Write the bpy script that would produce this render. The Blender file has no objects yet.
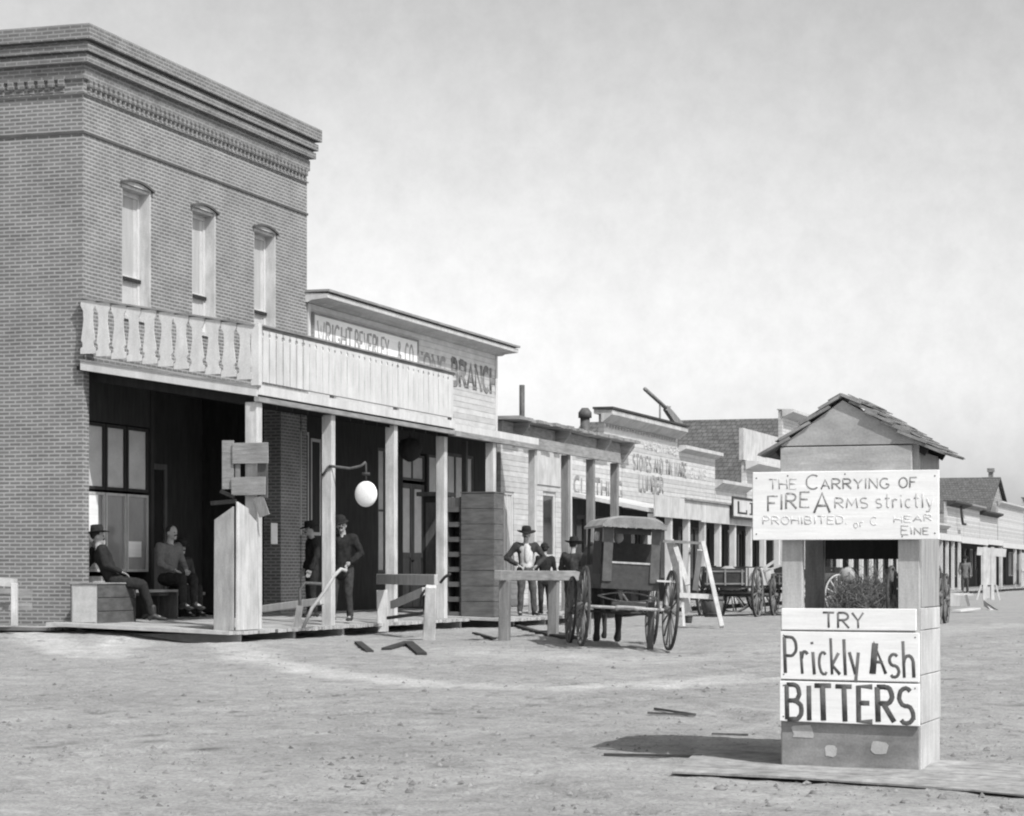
import bpy, bmesh, math, random
from mathutils import Vector, Matrix
random.seed(7)
scene = bpy.context.scene
C = scene.collection
# ---------------------------------------------------------------- camera
F = 2400.0; CX = 512.0; HY = 573.0; CAMZ = 1.0
cd = bpy.data.cameras.new("camera"); cam = bpy.data.objects.new("camera", cd); C.objects.link(cam)
cam.location = (0, 0, CAMZ); cam.rotation_euler = (math.radians(90), 0, 0)
cd.sensor_width = 36.0; cd.lens = 36.0 * F / 1024.0; cd.shift_y = (HY - 408.0) / 1024.0
cd.clip_start = 0.5; cd.clip_end = 6000
scene.camera = cam
# ---------------------------------------------------------------- world, sun, exposure
TO_SUN = Vector((0.545, -0.68, 1.04)).normalized()
elev = math.asin(TO_SUN.z)
w = bpy.data.worlds.new("World"); scene.world = w; w.use_nodes = True
nt = w.node_tree; N = nt.nodes; L = nt.links
bg = N['Background']
sky = N.new('ShaderNodeTexSky'); sky.sky_type = 'NISHITA'; sky.sun_disc = False
sky.sun_elevation = elev; sky.sun_rotation = math.atan2(TO_SUN.x, TO_SUN.y)
sky.dust_density = 2.2; sky.air_density = 1.0; sky.altitude = 700
# the plate was blue-sensitive: grey value of the sky taken mostly from its blue light
sc_ = N.new('ShaderNodeSeparateColor'); L.new(sky.outputs[0], sc_.inputs[0])
bw = N.new('ShaderNodeMath'); bw.operation = 'MULTIPLY_ADD'; L.new(sc_.outputs[1], bw.inputs[0]); bw.inputs[1].default_value = .45
b2 = N.new('ShaderNodeMath'); b2.operation = 'MULTIPLY'; L.new(sc_.outputs[2], b2.inputs[0]); b2.inputs[1].default_value = .55; L.new(b2.outputs[0], bw.inputs[2])
tc = N.new('ShaderNodeTexCoord')
nz = N.new('ShaderNodeTexNoise'); nz.inputs['Scale'].default_value = 5.0; nz.inputs['Detail'].default_value = 6; nz.inputs['Roughness'].default_value = .6
L.new(tc.outputs['Generated'], nz.inputs['Vector'])
mr = N.new('ShaderNodeMapRange'); mr.inputs[1].default_value = .25; mr.inputs[2].default_value = .75; mr.inputs[3].default_value = .95; mr.inputs[4].default_value = 1.05
L.new(nz.outputs[0], mr.inputs[0])
pw0 = N.new('ShaderNodeMath'); pw0.operation = 'POWER'; L.new(bw.outputs[0], pw0.inputs[0]); pw0.inputs[1].default_value = 1.6
pw1 = N.new('ShaderNodeMath'); pw1.operation = 'MULTIPLY'; L.new(pw0.outputs[0], pw1.inputs[0]); pw1.inputs[1].default_value = .385
nz3 = N.new('ShaderNodeTexNoise'); nz3.inputs['Scale'].default_value = 70; nz3.inputs['Detail'].default_value = 5; nz3.inputs['Roughness'].default_value = .7
L.new(tc.outputs['Generated'], nz3.inputs['Vector'])
mr3 = N.new('ShaderNodeMapRange'); mr3.inputs[1].default_value = .25; mr3.inputs[2].default_value = .75; mr3.inputs[3].default_value = .93; mr3.inputs[4].default_value = 1.07; L.new(nz3.outputs[0], mr3.inputs[0])
mm_ = N.new('ShaderNodeMath'); mm_.operation = 'MULTIPLY'; L.new(mr.outputs[0], mm_.inputs[0]); L.new(mr3.outputs[0], mm_.inputs[1])
mu = N.new('ShaderNodeMath'); mu.operation = 'MULTIPLY'; L.new(pw1.outputs[0], mu.inputs[0]); L.new(mm_.outputs[0], mu.inputs[1])
L.new(mu.outputs[0], bg.inputs['Color']); bg.inputs['Strength'].default_value = 0.15
sd = bpy.data.lights.new("sun", 'SUN'); sd.energy = 4.0; sd.angle = math.radians(0.6); sd.color = (1, .995, .985)
so = bpy.data.objects.new("sun", sd); C.objects.link(so); so.rotation_euler = TO_SUN.to_track_quat('Z', 'Y').to_euler(); so.location = (10, -10, 30)
scene.view_settings.view_transform = 'Standard'; scene.view_settings.look = 'None'
scene.view_settings.exposure = 0.13; scene.view_settings.gamma = 1.0; scene.view_settings.use_curve_mapping = False
scene.cycles.filter_width = 2.1
# ---------------------------------------------------------------- street frame: s along the row, w out from the facades
AL = math.atan(766.0 / F); U = Vector((math.sin(AL), math.cos(AL), 0)); V = Vector((math.cos(AL), -math.sin(AL), 0))
C0 = Vector((-6.43, 36.0, 0))
def P(w_, s_, z=0.0): return C0 + U * s_ + V * w_ + Vector((0, 0, z))
def row(x, y):
    d = Vector((x, y, 0)) - C0
    return d.dot(V), d.dot(U)
def S(px, w_=0.0):      # street position where the sight line through px meets the plane at offset w
    r = (px - CX) / F; a = P(w_, 0)
    return (r * a.y - a.x) / (U.x - r * U.y)
def Zat(py, s_, w_=0.0): return CAMZ + (HY - py) / F * P(w_, s_).y
def W(px, D, z=0.0): return Vector(((px - CX) / F * D, D, z))
def sst(x):
    x = max(0., min(1., x)); return x * x * (3 - 2 * x)
def ground_z(x, y):
    w_, s_ = row(x, y)
    z = -0.0323 * max(0, min(34 - y, 26))
    if s_ < 4: z += .13 * sst((2.4 - w_) / 1.8) * sst((y - 33) / 2.2)
    z -= .07 * math.exp(-((x - 2.3) / .8) ** 2 - ((y - 33) / 1.6) ** 2)
    return z
def G(px, py, base=0.0):    # ground point seen at a pixel (iterated on the real ground height)
    z = base
    for _ in range(12):
        D = (CAMZ - z) * F / (py - HY); x = (px - CX) / F * D; z = ground_z(x, D)
    return Vector((x, D, z))
# ---------------------------------------------------------------- materials
MATS = {}
def mat(name, v=.3, var=.25, rough=.85, scale=(8, 8, 8), bump=.3, stains=.0, lines=None, spec=.2, metallic=0, brick=None, detail=8, bdist=.01, fine=60, fa=.12):
    if name in MATS: return MATS[name]
    m = bpy.data.materials.new(name); m.use_nodes = True; MATS[name] = m
    nt = m.node_tree; N = nt.nodes; L = nt.links; b = N['Principled BSDF']
    b.inputs['Roughness'].default_value = rough; b.inputs['Metallic'].default_value = metallic
    b.inputs['Specular IOR Level'].default_value = spec
    t = N.new('ShaderNodeTexCoord'); mp = N.new('ShaderNodeMapping'); mp.inputs['Scale'].default_value = scale
    L.new(t.outputs['Object'], mp.inputs[0])
    def math_(op, a, bb):
        n = N.new('ShaderNodeMath'); n.operation = op
        for i, q in enumerate((a, bb)):
            if q is None: continue
            if isinstance(q, (int, float)): n.inputs[i].default_value = q
            else: L.new(q, n.inputs[i])
        return n.outputs[0]
    n1 = N.new('ShaderNodeTexNoise'); n1.inputs['Scale'].default_value = 1; n1.inputs['Detail'].default_value = detail; n1.inputs['Roughness'].default_value = .65
    L.new(mp.outputs[0], n1.inputs['Vector'])
    r = N.new('ShaderNodeMapRange'); r.inputs[1].default_value = .3; r.inputs[2].default_value = .7
    r.inputs[3].default_value = v * (1 - var); r.inputs[4].default_value = v * (1 + var); L.new(n1.outputs[0], r.inputs[0])
    col = r.outputs[0]
    hgt = n1.outputs[0]
    nf = N.new('ShaderNodeTexNoise'); nf.inputs['Scale'].default_value = fine; nf.inputs['Detail'].default_value = 3
    L.new(t.outputs['Object'], nf.inputs['Vector'])
    rf = N.new('ShaderNodeMapRange'); rf.inputs[1].default_value = .25; rf.inputs[2].default_value = .75; rf.inputs[3].default_value = 1 - fa; rf.inputs[4].default_value = 1 + fa
    L.new(nf.outputs[0], rf.inputs[0]); col = math_('MULTIPLY', col, rf.outputs[0])
    if stains:
        n2 = N.new('ShaderNodeTexNoise'); n2.inputs['Scale'].default_value = 2.2; n2.inputs['Detail'].default_value = 5
        L.new(t.outputs['Object'], n2.inputs['Vector'])
        r2 = N.new('ShaderNodeMapRange'); r2.inputs[1].default_value = .42; r2.inputs[2].default_value = .72; r2.inputs[3].default_value = 1; r2.inputs[4].default_value = 1 - stains
        L.new(n2.outputs[0], r2.inputs[0]); col = math_('MULTIPLY', col, r2.outputs[0])
    sep = N.new('ShaderNodeSeparateXYZ'); L.new(t.outputs['Object'], sep.inputs[0])
    if lines:
        axis, pitch, frac, dark = lines
        q = math_('FRACT', math_('DIVIDE', math_('ADD', sep.outputs['XYZ'.index(axis)], 100.0), pitch), None)
        g = math_('LESS_THAN', q, frac)
        col = math_('MULTIPLY', col, math_('SUBTRACT', 1.0, math_('MULTIPLY', g, 1 - dark)))
        # every board its own tone
        fl = math_('FLOOR', math_('DIVIDE', math_('ADD', sep.outputs['XYZ'.index(axis)], 100.0), pitch), None)
        wn = N.new('ShaderNodeTexWhiteNoise'); wn.noise_dimensions = '1D'; L.new(fl, wn.inputs['W'])
        rr = N.new('ShaderNodeMapRange'); rr.inputs[3].default_value = .86; rr.inputs[4].default_value = 1.1; L.new(wn.outputs['Value'], rr.inputs[0])
        col = math_('MULTIPLY', col, rr.outputs[0])
        hgt = math_('ADD', math_('MULTIPLY', hgt, .3), math_('SUBTRACT', q, math_('MULTIPLY', g, .6)))
    if brick:
        bwid, bh, mort, vm = brick
        sn = N.new('ShaderNodeSeparateXYZ'); L.new(t.outputs['Normal'], sn.inputs[0])
        isx = math_('GREATER_THAN', math_('ABSOLUTE', sn.outputs[0], None), .5)
        u_ = math_('ADD', math_('MULTIPLY', sep.outputs[1], isx), math_('MULTIPLY', sep.outputs[0], math_('SUBTRACT', 1.0, isx)))
        cb = N.new('ShaderNodeCombineXYZ'); L.new(u_, cb.inputs[0]); L.new(sep.outputs[2], cb.inputs[1])
        wob = N.new('ShaderNodeTexNoise'); wob.inputs['Scale'].default_value = 3.0; L.new(t.outputs['Object'], wob.inputs['Vector'])
        mx = N.new('ShaderNodeVectorMath'); mx.operation = 'MULTIPLY_ADD'; L.new(wob.outputs['Color'], mx.inputs[0]); mx.inputs[1].default_value = (.012, .012, 0); L.new(cb.outputs[0], mx.inputs[2])
        bt = N.new('ShaderNodeTexBrick'); bt.inputs['Scale'].default_value = 1; bt.inputs['Brick Width'].default_value = bwid; bt.inputs['Row Height'].default_value = bh
        bt.inputs['Mortar Size'].default_value = mort; bt.inputs['Mortar Smooth'].default_value = .3; bt.inputs['Bias'].default_value = 0
        bt.inputs['Color1'].default_value = (.86, .86, .86, 1); bt.inputs['Color2'].default_value = (1.12, 1.12, 1.12, 1); bt.inputs['Mortar'].default_value = (vm / v,) * 3 + (1,)
        L.new(mx.outputs[0], bt.inputs['Vector'])
        c2 = N.new('ShaderNodeRGBToBW'); L.new(bt.outputs['Color'], c2.inputs[0]); col = math_('MULTIPLY', col, c2.outputs[0])
        hgt = math_('ADD', math_('MULTIPLY', hgt, .25), math_('SUBTRACT', 1.0, bt.outputs['Fac']))
    cc = N.new('ShaderNodeCombineColor'); [L.new(col, cc.inputs[i]) for i in range(3)]
    L.new(cc.outputs[0], b.inputs['Base Color'])
    if bump:
        bp = N.new('ShaderNodeBump'); bp.inputs['Strength'].default_value = bump; bp.inputs['Distance'].default_value = bdist
        L.new(hgt, bp.inputs['Height']); L.new(bp.outputs[0], b.inputs['Normal'])
    return m
M_BRICK = mat('brick', .175, .15, .9, (1.1, 1.1, 1.8), .8, .14, brick=(.19, .0585, .0145, .345), bdist=.012)
M_BRICK2 = mat('brick_corbel', .165, .2, .9, (2, 2, 6), .5, .15, brick=(.19, .0585, .012, .28), bdist=.01)
M_SIDE = mat('white_clapboard', .58, .14, .75, (2.5, 2.5, 9), .8, .12, lines=('Z', .125, .1, .74), bdist=.02)
M_SIDE2 = mat('weathered_clapboard', .40, .2, .85, (3, 3, 10), .8, .25, lines=('Z', .14, .1, .66), bdist=.02)
M_WHITE = mat('white_paint', .56, .13, .7, (7, 7, 2), .3, .12)
M_WHITEB = mat('whitewashed_board', .82, .07, .75, (2, 2, 22), .3, .10, fa=.025)
M_OLDWH = mat('worn_white_paint', .50, .2, .8, (9, 9, 2), .4, .22)
M_POST = mat('painted_post', .52, .22, .8, (14, 14, 1.6), .5, .28)
M_GREYW = mat('grey_weathered_wood', .22, .32, .9, (16, 16, 2), .6, .2)
M_GREYH = mat('grey_plank_wood', .27, .3, .9, (2.5, 2.5, 22), .6, .25)
M_LIGHTW = mat('fresh_pine_wood', .42, .22, .85, (14, 14, 2), .5, .12)
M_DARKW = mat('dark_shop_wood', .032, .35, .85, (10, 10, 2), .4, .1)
M_MIDW = mat('brown_wood', .10, .35, .85, (12, 12, 2), .5, .1)
M_DECK = mat('boardwalk_planks', .40, .2, .9, (6, 2, 6), .6, .15, lines=('Y', .19, .07, .4), bdist=.015)
M_SHIN = mat('shingle_roof', .13, .3, .95, (4, 4, 4), .8, .2, brick=(.2, .16, .012, .06), bdist=.02)
M_TIN = mat('stovepipe_iron', .10, .3, .6, (6, 6, 6), .3)
M_GLASS = mat('window_glass', .20, .2, .12, (2, 2, 1), .05, spec=.8)
M_CURT = mat('pale_curtain', .40, .14, .7, (9, 9, 1), .2)
M_BLINDREF = mat('blind_and_reflection', .50, .14, .6, (2, 2, 3), .1)  # blinds; sky reflected in the shop panes is put into this tone
M_GLASSD = mat('dark_glass', .03, .3, .1, (2, 2, 1), .05, spec=.8)
M_PAINT = mat('black_lettering', .05, .4, .8, (20, 20, 20), .1)
M_FADED = mat('faded_lettering', .27, .35, .9, (25, 25, 25), .1)
M_FAINT = mat('faint_lettering', .50, .25, .9, (25, 25, 25), .1)
M_LETG = mat('grey_lettering', .34, .35, .9, (25, 25, 25), .1)
M_WOOL = mat('black_wool', .022, .4, .95, (20, 20, 20), .4)
M_WOOL2 = mat('charcoal_wool', .045, .4, .95, (20, 20, 20), .4)
M_TROU = mat('grey_trouser_cloth', .075, .4, .95, (20, 20, 20), .4)
M_SHIRT = mat('white_shirt_cloth', .48, .12, .9, (20, 20, 20), .3)
M_SHIRT2 = mat('pale_work_shirt', .14, .2, .9, (20, 20, 20), .3)
M_SKIN = mat('skin', .34, .1, .6, (20, 20, 20), .1)
M_HAIR = mat('dark_hair', .03, .3, .8, (40, 40, 40), .3)
M_LEATH = mat('black_leather', .03, .4, .55, (12, 12, 12), .3, spec=.4)
M_CANV = mat('pale_canvas', .32, .16, .9, (6, 6, 6), .4, .1)
M_IRON = mat('dark_iron', .05, .4, .6, (12, 12, 12), .3)
M_BUGGY = mat('buggy_paint', .045, .4, .5, (8, 8, 8), .2, spec=.4)
M_WHEEL = mat('worn_wheel_paint', .14, .35, .7, (12, 12, 12), .3)
M_HORSE = mat('dark_horse_coat', .04, .35, .7, (10, 10, 10), .2)
M_BRUSH = mat('dry_brush', .15, .5, .95, (10, 10, 10), .2)
M_GLOBE = mat('white_globe', .80, .04, .4, (4, 4, 4), .05)
# ---------------------------------------------------------------- mesh builder
class MB:
    def __init__(s): s.v = []; s.f = []; s.sm = []
    def add(s, vs, fs, smooth=False):
        o = len(s.v); s.v += [Vector(q) for q in vs]; s.f += [tuple(i + o for i in f) for f in fs]; s.sm += [smooth] * len(fs); return s
    def box(s, x0, x1, y0, y1, z0, z1):
        return s.add([(x0, y0, z0), (x1, y0, z0), (x1, y1, z0), (x0, y1, z0), (x0, y0, z1), (x1, y0, z1), (x1, y1, z1), (x0, y1, z1)],
                     [(0, 3, 2, 1), (4, 5, 6, 7), (0, 1, 5, 4), (1, 2, 6, 5), (2, 3, 7, 6), (3, 0, 4, 7)])
    def hexa(s, lo, hi):
        return s.add(list(lo) + list(hi), [(0, 3, 2, 1), (4, 5, 6, 7), (0, 1, 5, 4), (1, 2, 6, 5), (2, 3, 7, 6), (3, 0, 4, 7)])
    def bar(s, p, q, w_, h_, up=(0, 0, 1), w2=None, h2=None):
        p = Vector(p); q = Vector(q); d = (q - p).normalized(); up = Vector(up)
        if abs(d.dot(up)) > .98: up = Vector((0, 1, 0)) if abs(d.y) < .9 else Vector((1, 0, 0))
        a = d.cross(up).normalized(); b = a.cross(d).normalized()
        w2 = w2 or w_; h2 = h2 or h_
        lo = [p + a * (sx * w_ / 2) + b * (sy * h_ / 2) for sx, sy in ((-1, -1), (1, -1), (1, 1), (-1, 1))]
        hi = [q + a * (sx * w2 / 2) + b * (sy * h2 / 2) for sx, sy in ((-1, -1), (1, -1), (1, 1), (-1, 1))]
        return s.hexa(lo, hi)
    def tube(s, pts, r, n=8, rf=None, cap=True, flat=None):
        pts = [Vector(p) for p in pts]; rings = []; prev = None
        for i, p in enumerate(pts):
            d = (pts[min(i + 1, len(pts) - 1)] - pts[max(i - 1, 0)]).normalized()
            if flat is not None: b = Vector(flat).normalized(); a = d.cross(b).normalized()
            else:
                ref = prev if prev is not None else (Vector((0, 0, 1)) if abs(d.z) < .9 else Vector((1, 0, 0)))
                a = d.cross(ref).normalized(); b = a.cross(d).normalized(); prev = b
            rr = r if not callable(r) else r(i / (len(pts) - 1)); rb = rr if rf is None else rf
            rings.append([p + a * math.cos(2 * math.pi * k / n) * rr + b * math.sin(2 * math.pi * k / n) * rb for k in range(n)])
        vs = [q for R in rings for q in R]; fs = []
        for i in range(len(pts) - 1):
            for k in range(n): fs.append((i * n + k, i * n + (k + 1) % n, (i + 1) * n + (k + 1) % n, (i + 1) * n + k))
        if cap: fs += [tuple(range(n))[::-1], tuple((len(pts) - 1) * n + k for k in range(n))]
        return s.add(vs, fs, True)
    def lathe(s, prof, n=20, at=(0, 0, 0)):
        at = Vector(at); vs = []; fs = []
        for r, z in prof:
            for k in range(n): vs.append(at + Vector((r * math.cos(2 * math.pi * k / n), r * math.sin(2 * math.pi * k / n), z)))
        for i in range(len(prof) - 1):
            for k in range(n): fs.append((i * n + k, i * n + (k + 1) % n, (i + 1) * n + (k + 1) % n, (i + 1) * n + k))
        fs += [tuple(range(n))[::-1], tuple((len(prof) - 1) * n + k for k in range(n))]
        return s.add(vs, fs, True)
    def ell(s, c, r, n=14, m=9):
        c = Vector(c); vs = [c + Vector((0, 0, -r[2]))]; fs = []
        for i in range(1, m):
            t = math.pi * i / m
            for k in range(n):
                a = 2 * math.pi * k / n
                vs.append(c + Vector((r[0] * math.sin(t) * math.cos(a), r[1] * math.sin(t) * math.sin(a), -r[2] * math.cos(t))))
        vs.append(c + Vector((0, 0, r[2])))
        for k in range(n): fs.append((0, 1 + (k + 1) % n, 1 + k))
        for i in range(m - 2):
            for k in range(n): fs.append((1 + i * n + k, 1 + i * n + (k + 1) % n, 1 + (i + 1) * n + (k + 1) % n, 1 + (i + 1) * n + k))
        last = len(vs) - 1
        for k in range(n): fs.append((1 + (m - 2) * n + k, 1 + (m - 2) * n + (k + 1) % n, last))
        return s.add(vs, fs, True)
    def prism(s, poly, axis, a, b):
        """poly = 2-D outline in the two other axes (order x,y,z minus axis), extruded from a to b along axis"""
        def mk(p, t):
            q = list(p); q.insert('xyz'.index(axis), t); return tuple(q)
        n = len(poly); vs = [mk(p, a) for p in poly] + [mk(p, b) for p in poly]
        fs = [tuple(range(n))[::-1], tuple(range(n, 2 * n))] + [(i, (i + 1) % n, (i + 1) % n + n, i + n) for i in range(n)]
        return s.add(vs, fs)
    def jitter(s, a):
        for q in s.v: q += Vector((random.uniform(-a, a), random.uniform(-a, a), random.uniform(-a, a)))
        return s
    def mesh(s, name, m, off=(0, 0, 0)):
        me = bpy.data.meshes.new(name); off = Vector(off)
        me.from_pydata([tuple(q - off) for q in s.v], [], s.f); me.validate()
        bm = bmesh.new(); bm.from_mesh(me); bmesh.ops.recalc_face_normals(bm, faces=bm.faces); bm.to_mesh(me); bm.free()
        if len(me.polygons) == len(s.sm): me.polygons.foreach_set('use_smooth', s.sm)
        if any(s.sm): pass
        if m: me.materials.append(m)
        return me
    def build(s, name, m, parent=None, bevel=0):
        off = OFF.get(parent.name, (0, 0, 0)) if parent else (0, 0, 0)
        o = bpy.data.objects.new(name, s.mesh(name, m, off)); C.objects.link(o)
        if parent:
            o.parent = parent
            OFF[o.name] = off
        if bevel:
            b = o.modifiers.new('bevel', 'BEVEL'); b.width = bevel; b.segments = 1; b.limit_method = 'ANGLE'
        return o
OFF = {}     # local offset subtracted from a thing's parts (street coordinates -> its own)
def tag(o, label, cat, group=None, kind=None):
    if label: o['label'] = label
    if cat: o['category'] = cat
    if group: o['group'] = group
    if kind: o['kind'] = kind
    return o
def thing(name, label, cat, loc, rz=0, group=None, off=(0, 0, 0), rot=None):
    o = bpy.data.objects.new(name, None); C.objects.link(o); o.location = loc
    o.rotation_euler = rot if rot else (0, 0, rz); o.empty_display_size = .3
    OFF[o.name] = Vector(off)
    return tag(o, label, cat, group)
def rthing(name, label, cat, w_, s_, z=0, group=None):      # parts are then written in street coordinates (w, s, z)
    return thing(name, label, cat, P(w_, s_, z), -AL, group, (w_, s_, z))
def struct(o): o['kind'] = 'structure'; return o
def copy_tree(o, parent=None):
    c = o.copy(); C.objects.link(c)
    if parent: c.parent = parent
    for ch in [q for q in bpy.data.objects if q.parent == o]: copy_tree(ch, c)
    return c
# ---------------------------------------------------------------- lettering
def _arc(cx, cy, rx, ry, a0, a1, n=9): return [(cx + rx * math.cos(math.radians(a0 + (a1 - a0) * i / n)), cy + ry * math.sin(math.radians(a0 + (a1 - a0) * i / n))) for i in range(n + 1)]
GL = {
 'T': (.62, [[(0, 1), (.62, 1)], [(.31, 1), (.31, 0)]]), 'H': (.62, [[(0, 0), (0, 1)], [(.62, 0), (.62, 1)], [(0, .52), (.62, .5)]]),
 'E': (.52, [[(.52, 1), (0, 1), (0, 0), (.52, 0)], [(0, .52), (.42, .52)]]), 'F': (.52, [[(.55, 1), (0, 1), (0, 0)], [(0, .55), (.4, .55)]]),
 'I': (.1, [[(.05, 1), (.05, 0)]]), 'A': (.66, [[(0, 0), (.33, 1), (.66, 0)], [(.13, .36), (.54, .36)]]),
 'R': (.6, [[(0, 0), (0, 1)], [(0, 1), (.3, 1)] + _arc(.3, .76, .25, .24, 90, -90) + [(0, .52)], [(.22, .52), (.6, 0)]]),
 'P': (.56, [[(0, 0), (0, 1)], [(0, 1), (.28, 1)] + _arc(.28, .74, .26, .26, 90, -90) + [(0, .48)]]),
 'B': (.58, [[(0, 0), (0, 1)], [(0, 1), (.26, 1)] + _arc(.26, .77, .22, .23, 90, -90) + [(0, .54)], [(.26, .54)] + _arc(.28, .27, .28, .27, 90, -90) + [(0, 0)]]),
 'D': (.6, [[(0, 0), (0, 1)], [(0, 1), (.2, 1)] + _arc(.2, .5, .4, .5, 90, -90) + [(0, 0)]]),
 'C': (.62, [_arc(.34, .5, .34, .5, 50, 310, 14)]), 'G': (.64, [_arc(.34, .5, .34, .5, 50, 330, 14) + [(.64, .42), (.42, .42)]]),
 'O': (.66, [_arc(.33, .5, .33, .5, 90, 450, 16)]), 'S': (.54, [_arc(.27, .75, .24, .25, 40, 260, 9) + _arc(.27, .25, .26, .25, 80, -140, 9)]),
 'N': (.6, [[(0, 0), (0, 1), (.6, 0), (.6, 1)]]), 'M': (.76, [[(0, 0), (.08, 1), (.38, .25), (.68, 1), (.76, 0)]]),
 'Y': (.6, [[(0, 1), (.3, .5), (.6, 1)], [(.3, .5), (.3, 0)]]), 'U': (.6, [[(0, 1), (0, .3)] + _arc(.3, .3, .3, .3, 180, 360, 8) + [(.6, 1)]]),
 'L': (.5, [[(0, 1), (0, 0), (.5, 0)]]), 'W': (.85, [[(0, 1), (.2, 0), (.42, .8), (.65, 0), (.85, 1)]]), 'V': (.6, [[(0, 1), (.3, 0), (.6, 1)]]),
 'K': (.6, [[(0, 0), (0, 1)], [(.58, 1), (.04, .45), (.6, 0)]]), '&': (.6, [[(.6, 0), (.12, .72)] + _arc(.26, .82, .15, .16, 190, 0, 6) + [(.05, .3)] + _arc(.24, .2, .2, .2, 170, 330, 6) + [(.55, .4)]]),
 '.': (.1, [[(.03, 0), (.06, .05)]]), ' ': (.34, []),
 's': (.38, [_arc(.19, .47, .17, .16, 40, 260, 8) + _arc(.19, .16, .18, .16, 80, -140, 8)]), 't': (.3, [[(.14, 1), (.14, .08), (.26, 0)], [(0, .66), (.3, .68)]]),
 'r': (.32, [[(0, .62), (.02, 0)], [(.02, .42)] + _arc(.18, .42, .15, .2, 150, 40, 5)]), 'i': (.1, [[(.05, .62), (.05, 0)], [(.05, .84), (.05, .9)]]),
 'c': (.36, [_arc(.2, .31, .19, .31, 50, 310, 10)]), 'l': (.1, [[(.05, 1), (.05, 0)]]), 'y': (.4, [[(0, .62), (.2, .02)], [(.42, .62), (.16, -.3), (0, -.28)]]),
 'k': (.36, [[(0, 1), (0, 0)], [(.34, .6), (.02, .26), (.36, 0)]]), 'h': (.38, [[(0, 1), (0, 0)], [(0, .4)] + _arc(.19, .42, .18, .18, 160, 0, 6) + [(.37, 0)]]),
 'e': (.36, [[(.02, .32), (.35, .34)] + _arc(.19, .31, .17, .3, 10, 300, 10)]), 'n': (.38, [[(0, .62), (0, 0)], [(0, .4)] + _arc(.19, .42, .18, .18, 160, 0, 6) + [(.37, 0)]]),
 'a': (.4, [_arc(.18, .3, .18, .28, 60, 400, 12), [(.36, .6), (.38, 0)]]), 'o': (.4, [_arc(.2, .31, .2, .31, 90, 450, 12)]),
}
def strokes(mb, text, x0, z0, width, h, r, yp, sizes=None, slant=0, wob=.012, axis='x', slope=0, rise=None):
    """hand lettering laid on a board: axis 'x' = board faces -y; axis 'y' = board faces +x (y runs left to right)"""
    sizes = sizes or [1] * len(text); gap = .2
    tot = sum(GL[c][0] * k for c, k in zip(text, sizes)) + gap * (len(text) - 1); sc = width / tot; x = 0
    for i, (c, k) in enumerate(zip(text, sizes)):
        gw, st = GL[c]; dz = random.uniform(-wob, wob) * h; tilt = random.uniform(-.03, .03) + slant
        for line in st:
            pts = []
            for (a, b) in line:
                if len(line) == 2 and c not in '.':
                    pass
                X = x0 + (x + a * k) * sc + b * h * k * tilt; Z = z0 + b * h * k + dz + slope * (x * sc) + ((rise or [0] * 99)[i]) * h
                X += random.uniform(-1, 1) * r * .12; Z += random.uniform(-1, 1) * r * .12
                pts.append((X, yp, Z) if axis == 'x' else (yp, X, Z))
            mb.tube(pts, r * random.uniform(.85, 1.1), 8, rf=.002, flat=(0, 1, 0) if axis == 'x' else (1, 0, 0))
        x += gw * k + gap
    return mb
M_SHADEWALL = mat('porch_shade_wall', .045, .35, .85, (10, 10, 2), .4, .1)  # store walls below the porches coloured near-black for the awning shade
# ================================================================ THE GROUND
def axis_vals(lo, hi, step, far, grow):
    a = []; x = lo
    while x <= hi: a.append(x); x += step
    st = step
    while x < far: st *= grow; x += st; a.append(x)
    return a
from mathutils import noise as mn
xs = axis_vals(-1, 8, .10, 900, 1.12); neg = [-x for x in axis_vals(1.1, 9, .10, 900, 1.12)]; xs = sorted(neg + xs)
ys = axis_vals(13.5, 44, .09, 2500, 1.09); ys = [-60, 0, 6, 9, 11, 12.5] + ys
gm = bpy.data.meshes.new('ground'); vs = []; tone = []
tracks = []   # pale wheel-worn bands, as street positions read off the photo
def band(pts, half, amt): tracks.append(([G(*p).to_2d() for p in pts], half, amt))
band([(-80, 655), (0, 651), (90, 640), (190, 628), (215, 640), (260, 664), (330, 676), (430, 684), (560, 690), (760, 680)], .42, .42)
band([(470, 655), (620, 664), (760, 655), (1010, 625)], .8, .18)
band([(0, 760), (300, 790), (600, 770), (1100, 830)], .5, .12)
ruts = []
for pts, off in (([(-60, 735), (250, 716), (520, 706), (760, 678), (1060, 640)], .14), ([(-60, 700), (260, 700), (520, 690), (760, 668), (1060, 632)], .14), ([(-60, 790), (300, 800), (620, 812), (1100, 840)], .12), ([(940, 668), (985, 672), (1060, 684)], .16), ([(-40, 762), (200, 748), (420, 752), (600, 800)], .10), ([(470, 668), (640, 690), (760, 720)], .10), ([(940, 620), (1060, 634)], .25)):
    ruts.append(([G(*q).to_2d() for q in pts], off))
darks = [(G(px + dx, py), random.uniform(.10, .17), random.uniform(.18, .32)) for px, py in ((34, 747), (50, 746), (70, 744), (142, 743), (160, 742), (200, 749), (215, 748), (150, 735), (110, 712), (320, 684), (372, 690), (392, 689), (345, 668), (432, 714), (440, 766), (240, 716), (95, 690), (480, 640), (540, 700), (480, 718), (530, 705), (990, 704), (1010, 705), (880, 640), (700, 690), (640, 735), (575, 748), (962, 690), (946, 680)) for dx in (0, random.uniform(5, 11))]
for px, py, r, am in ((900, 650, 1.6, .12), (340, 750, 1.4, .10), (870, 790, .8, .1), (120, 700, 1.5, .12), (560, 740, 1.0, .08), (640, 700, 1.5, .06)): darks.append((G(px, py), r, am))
import numpy as np
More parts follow.
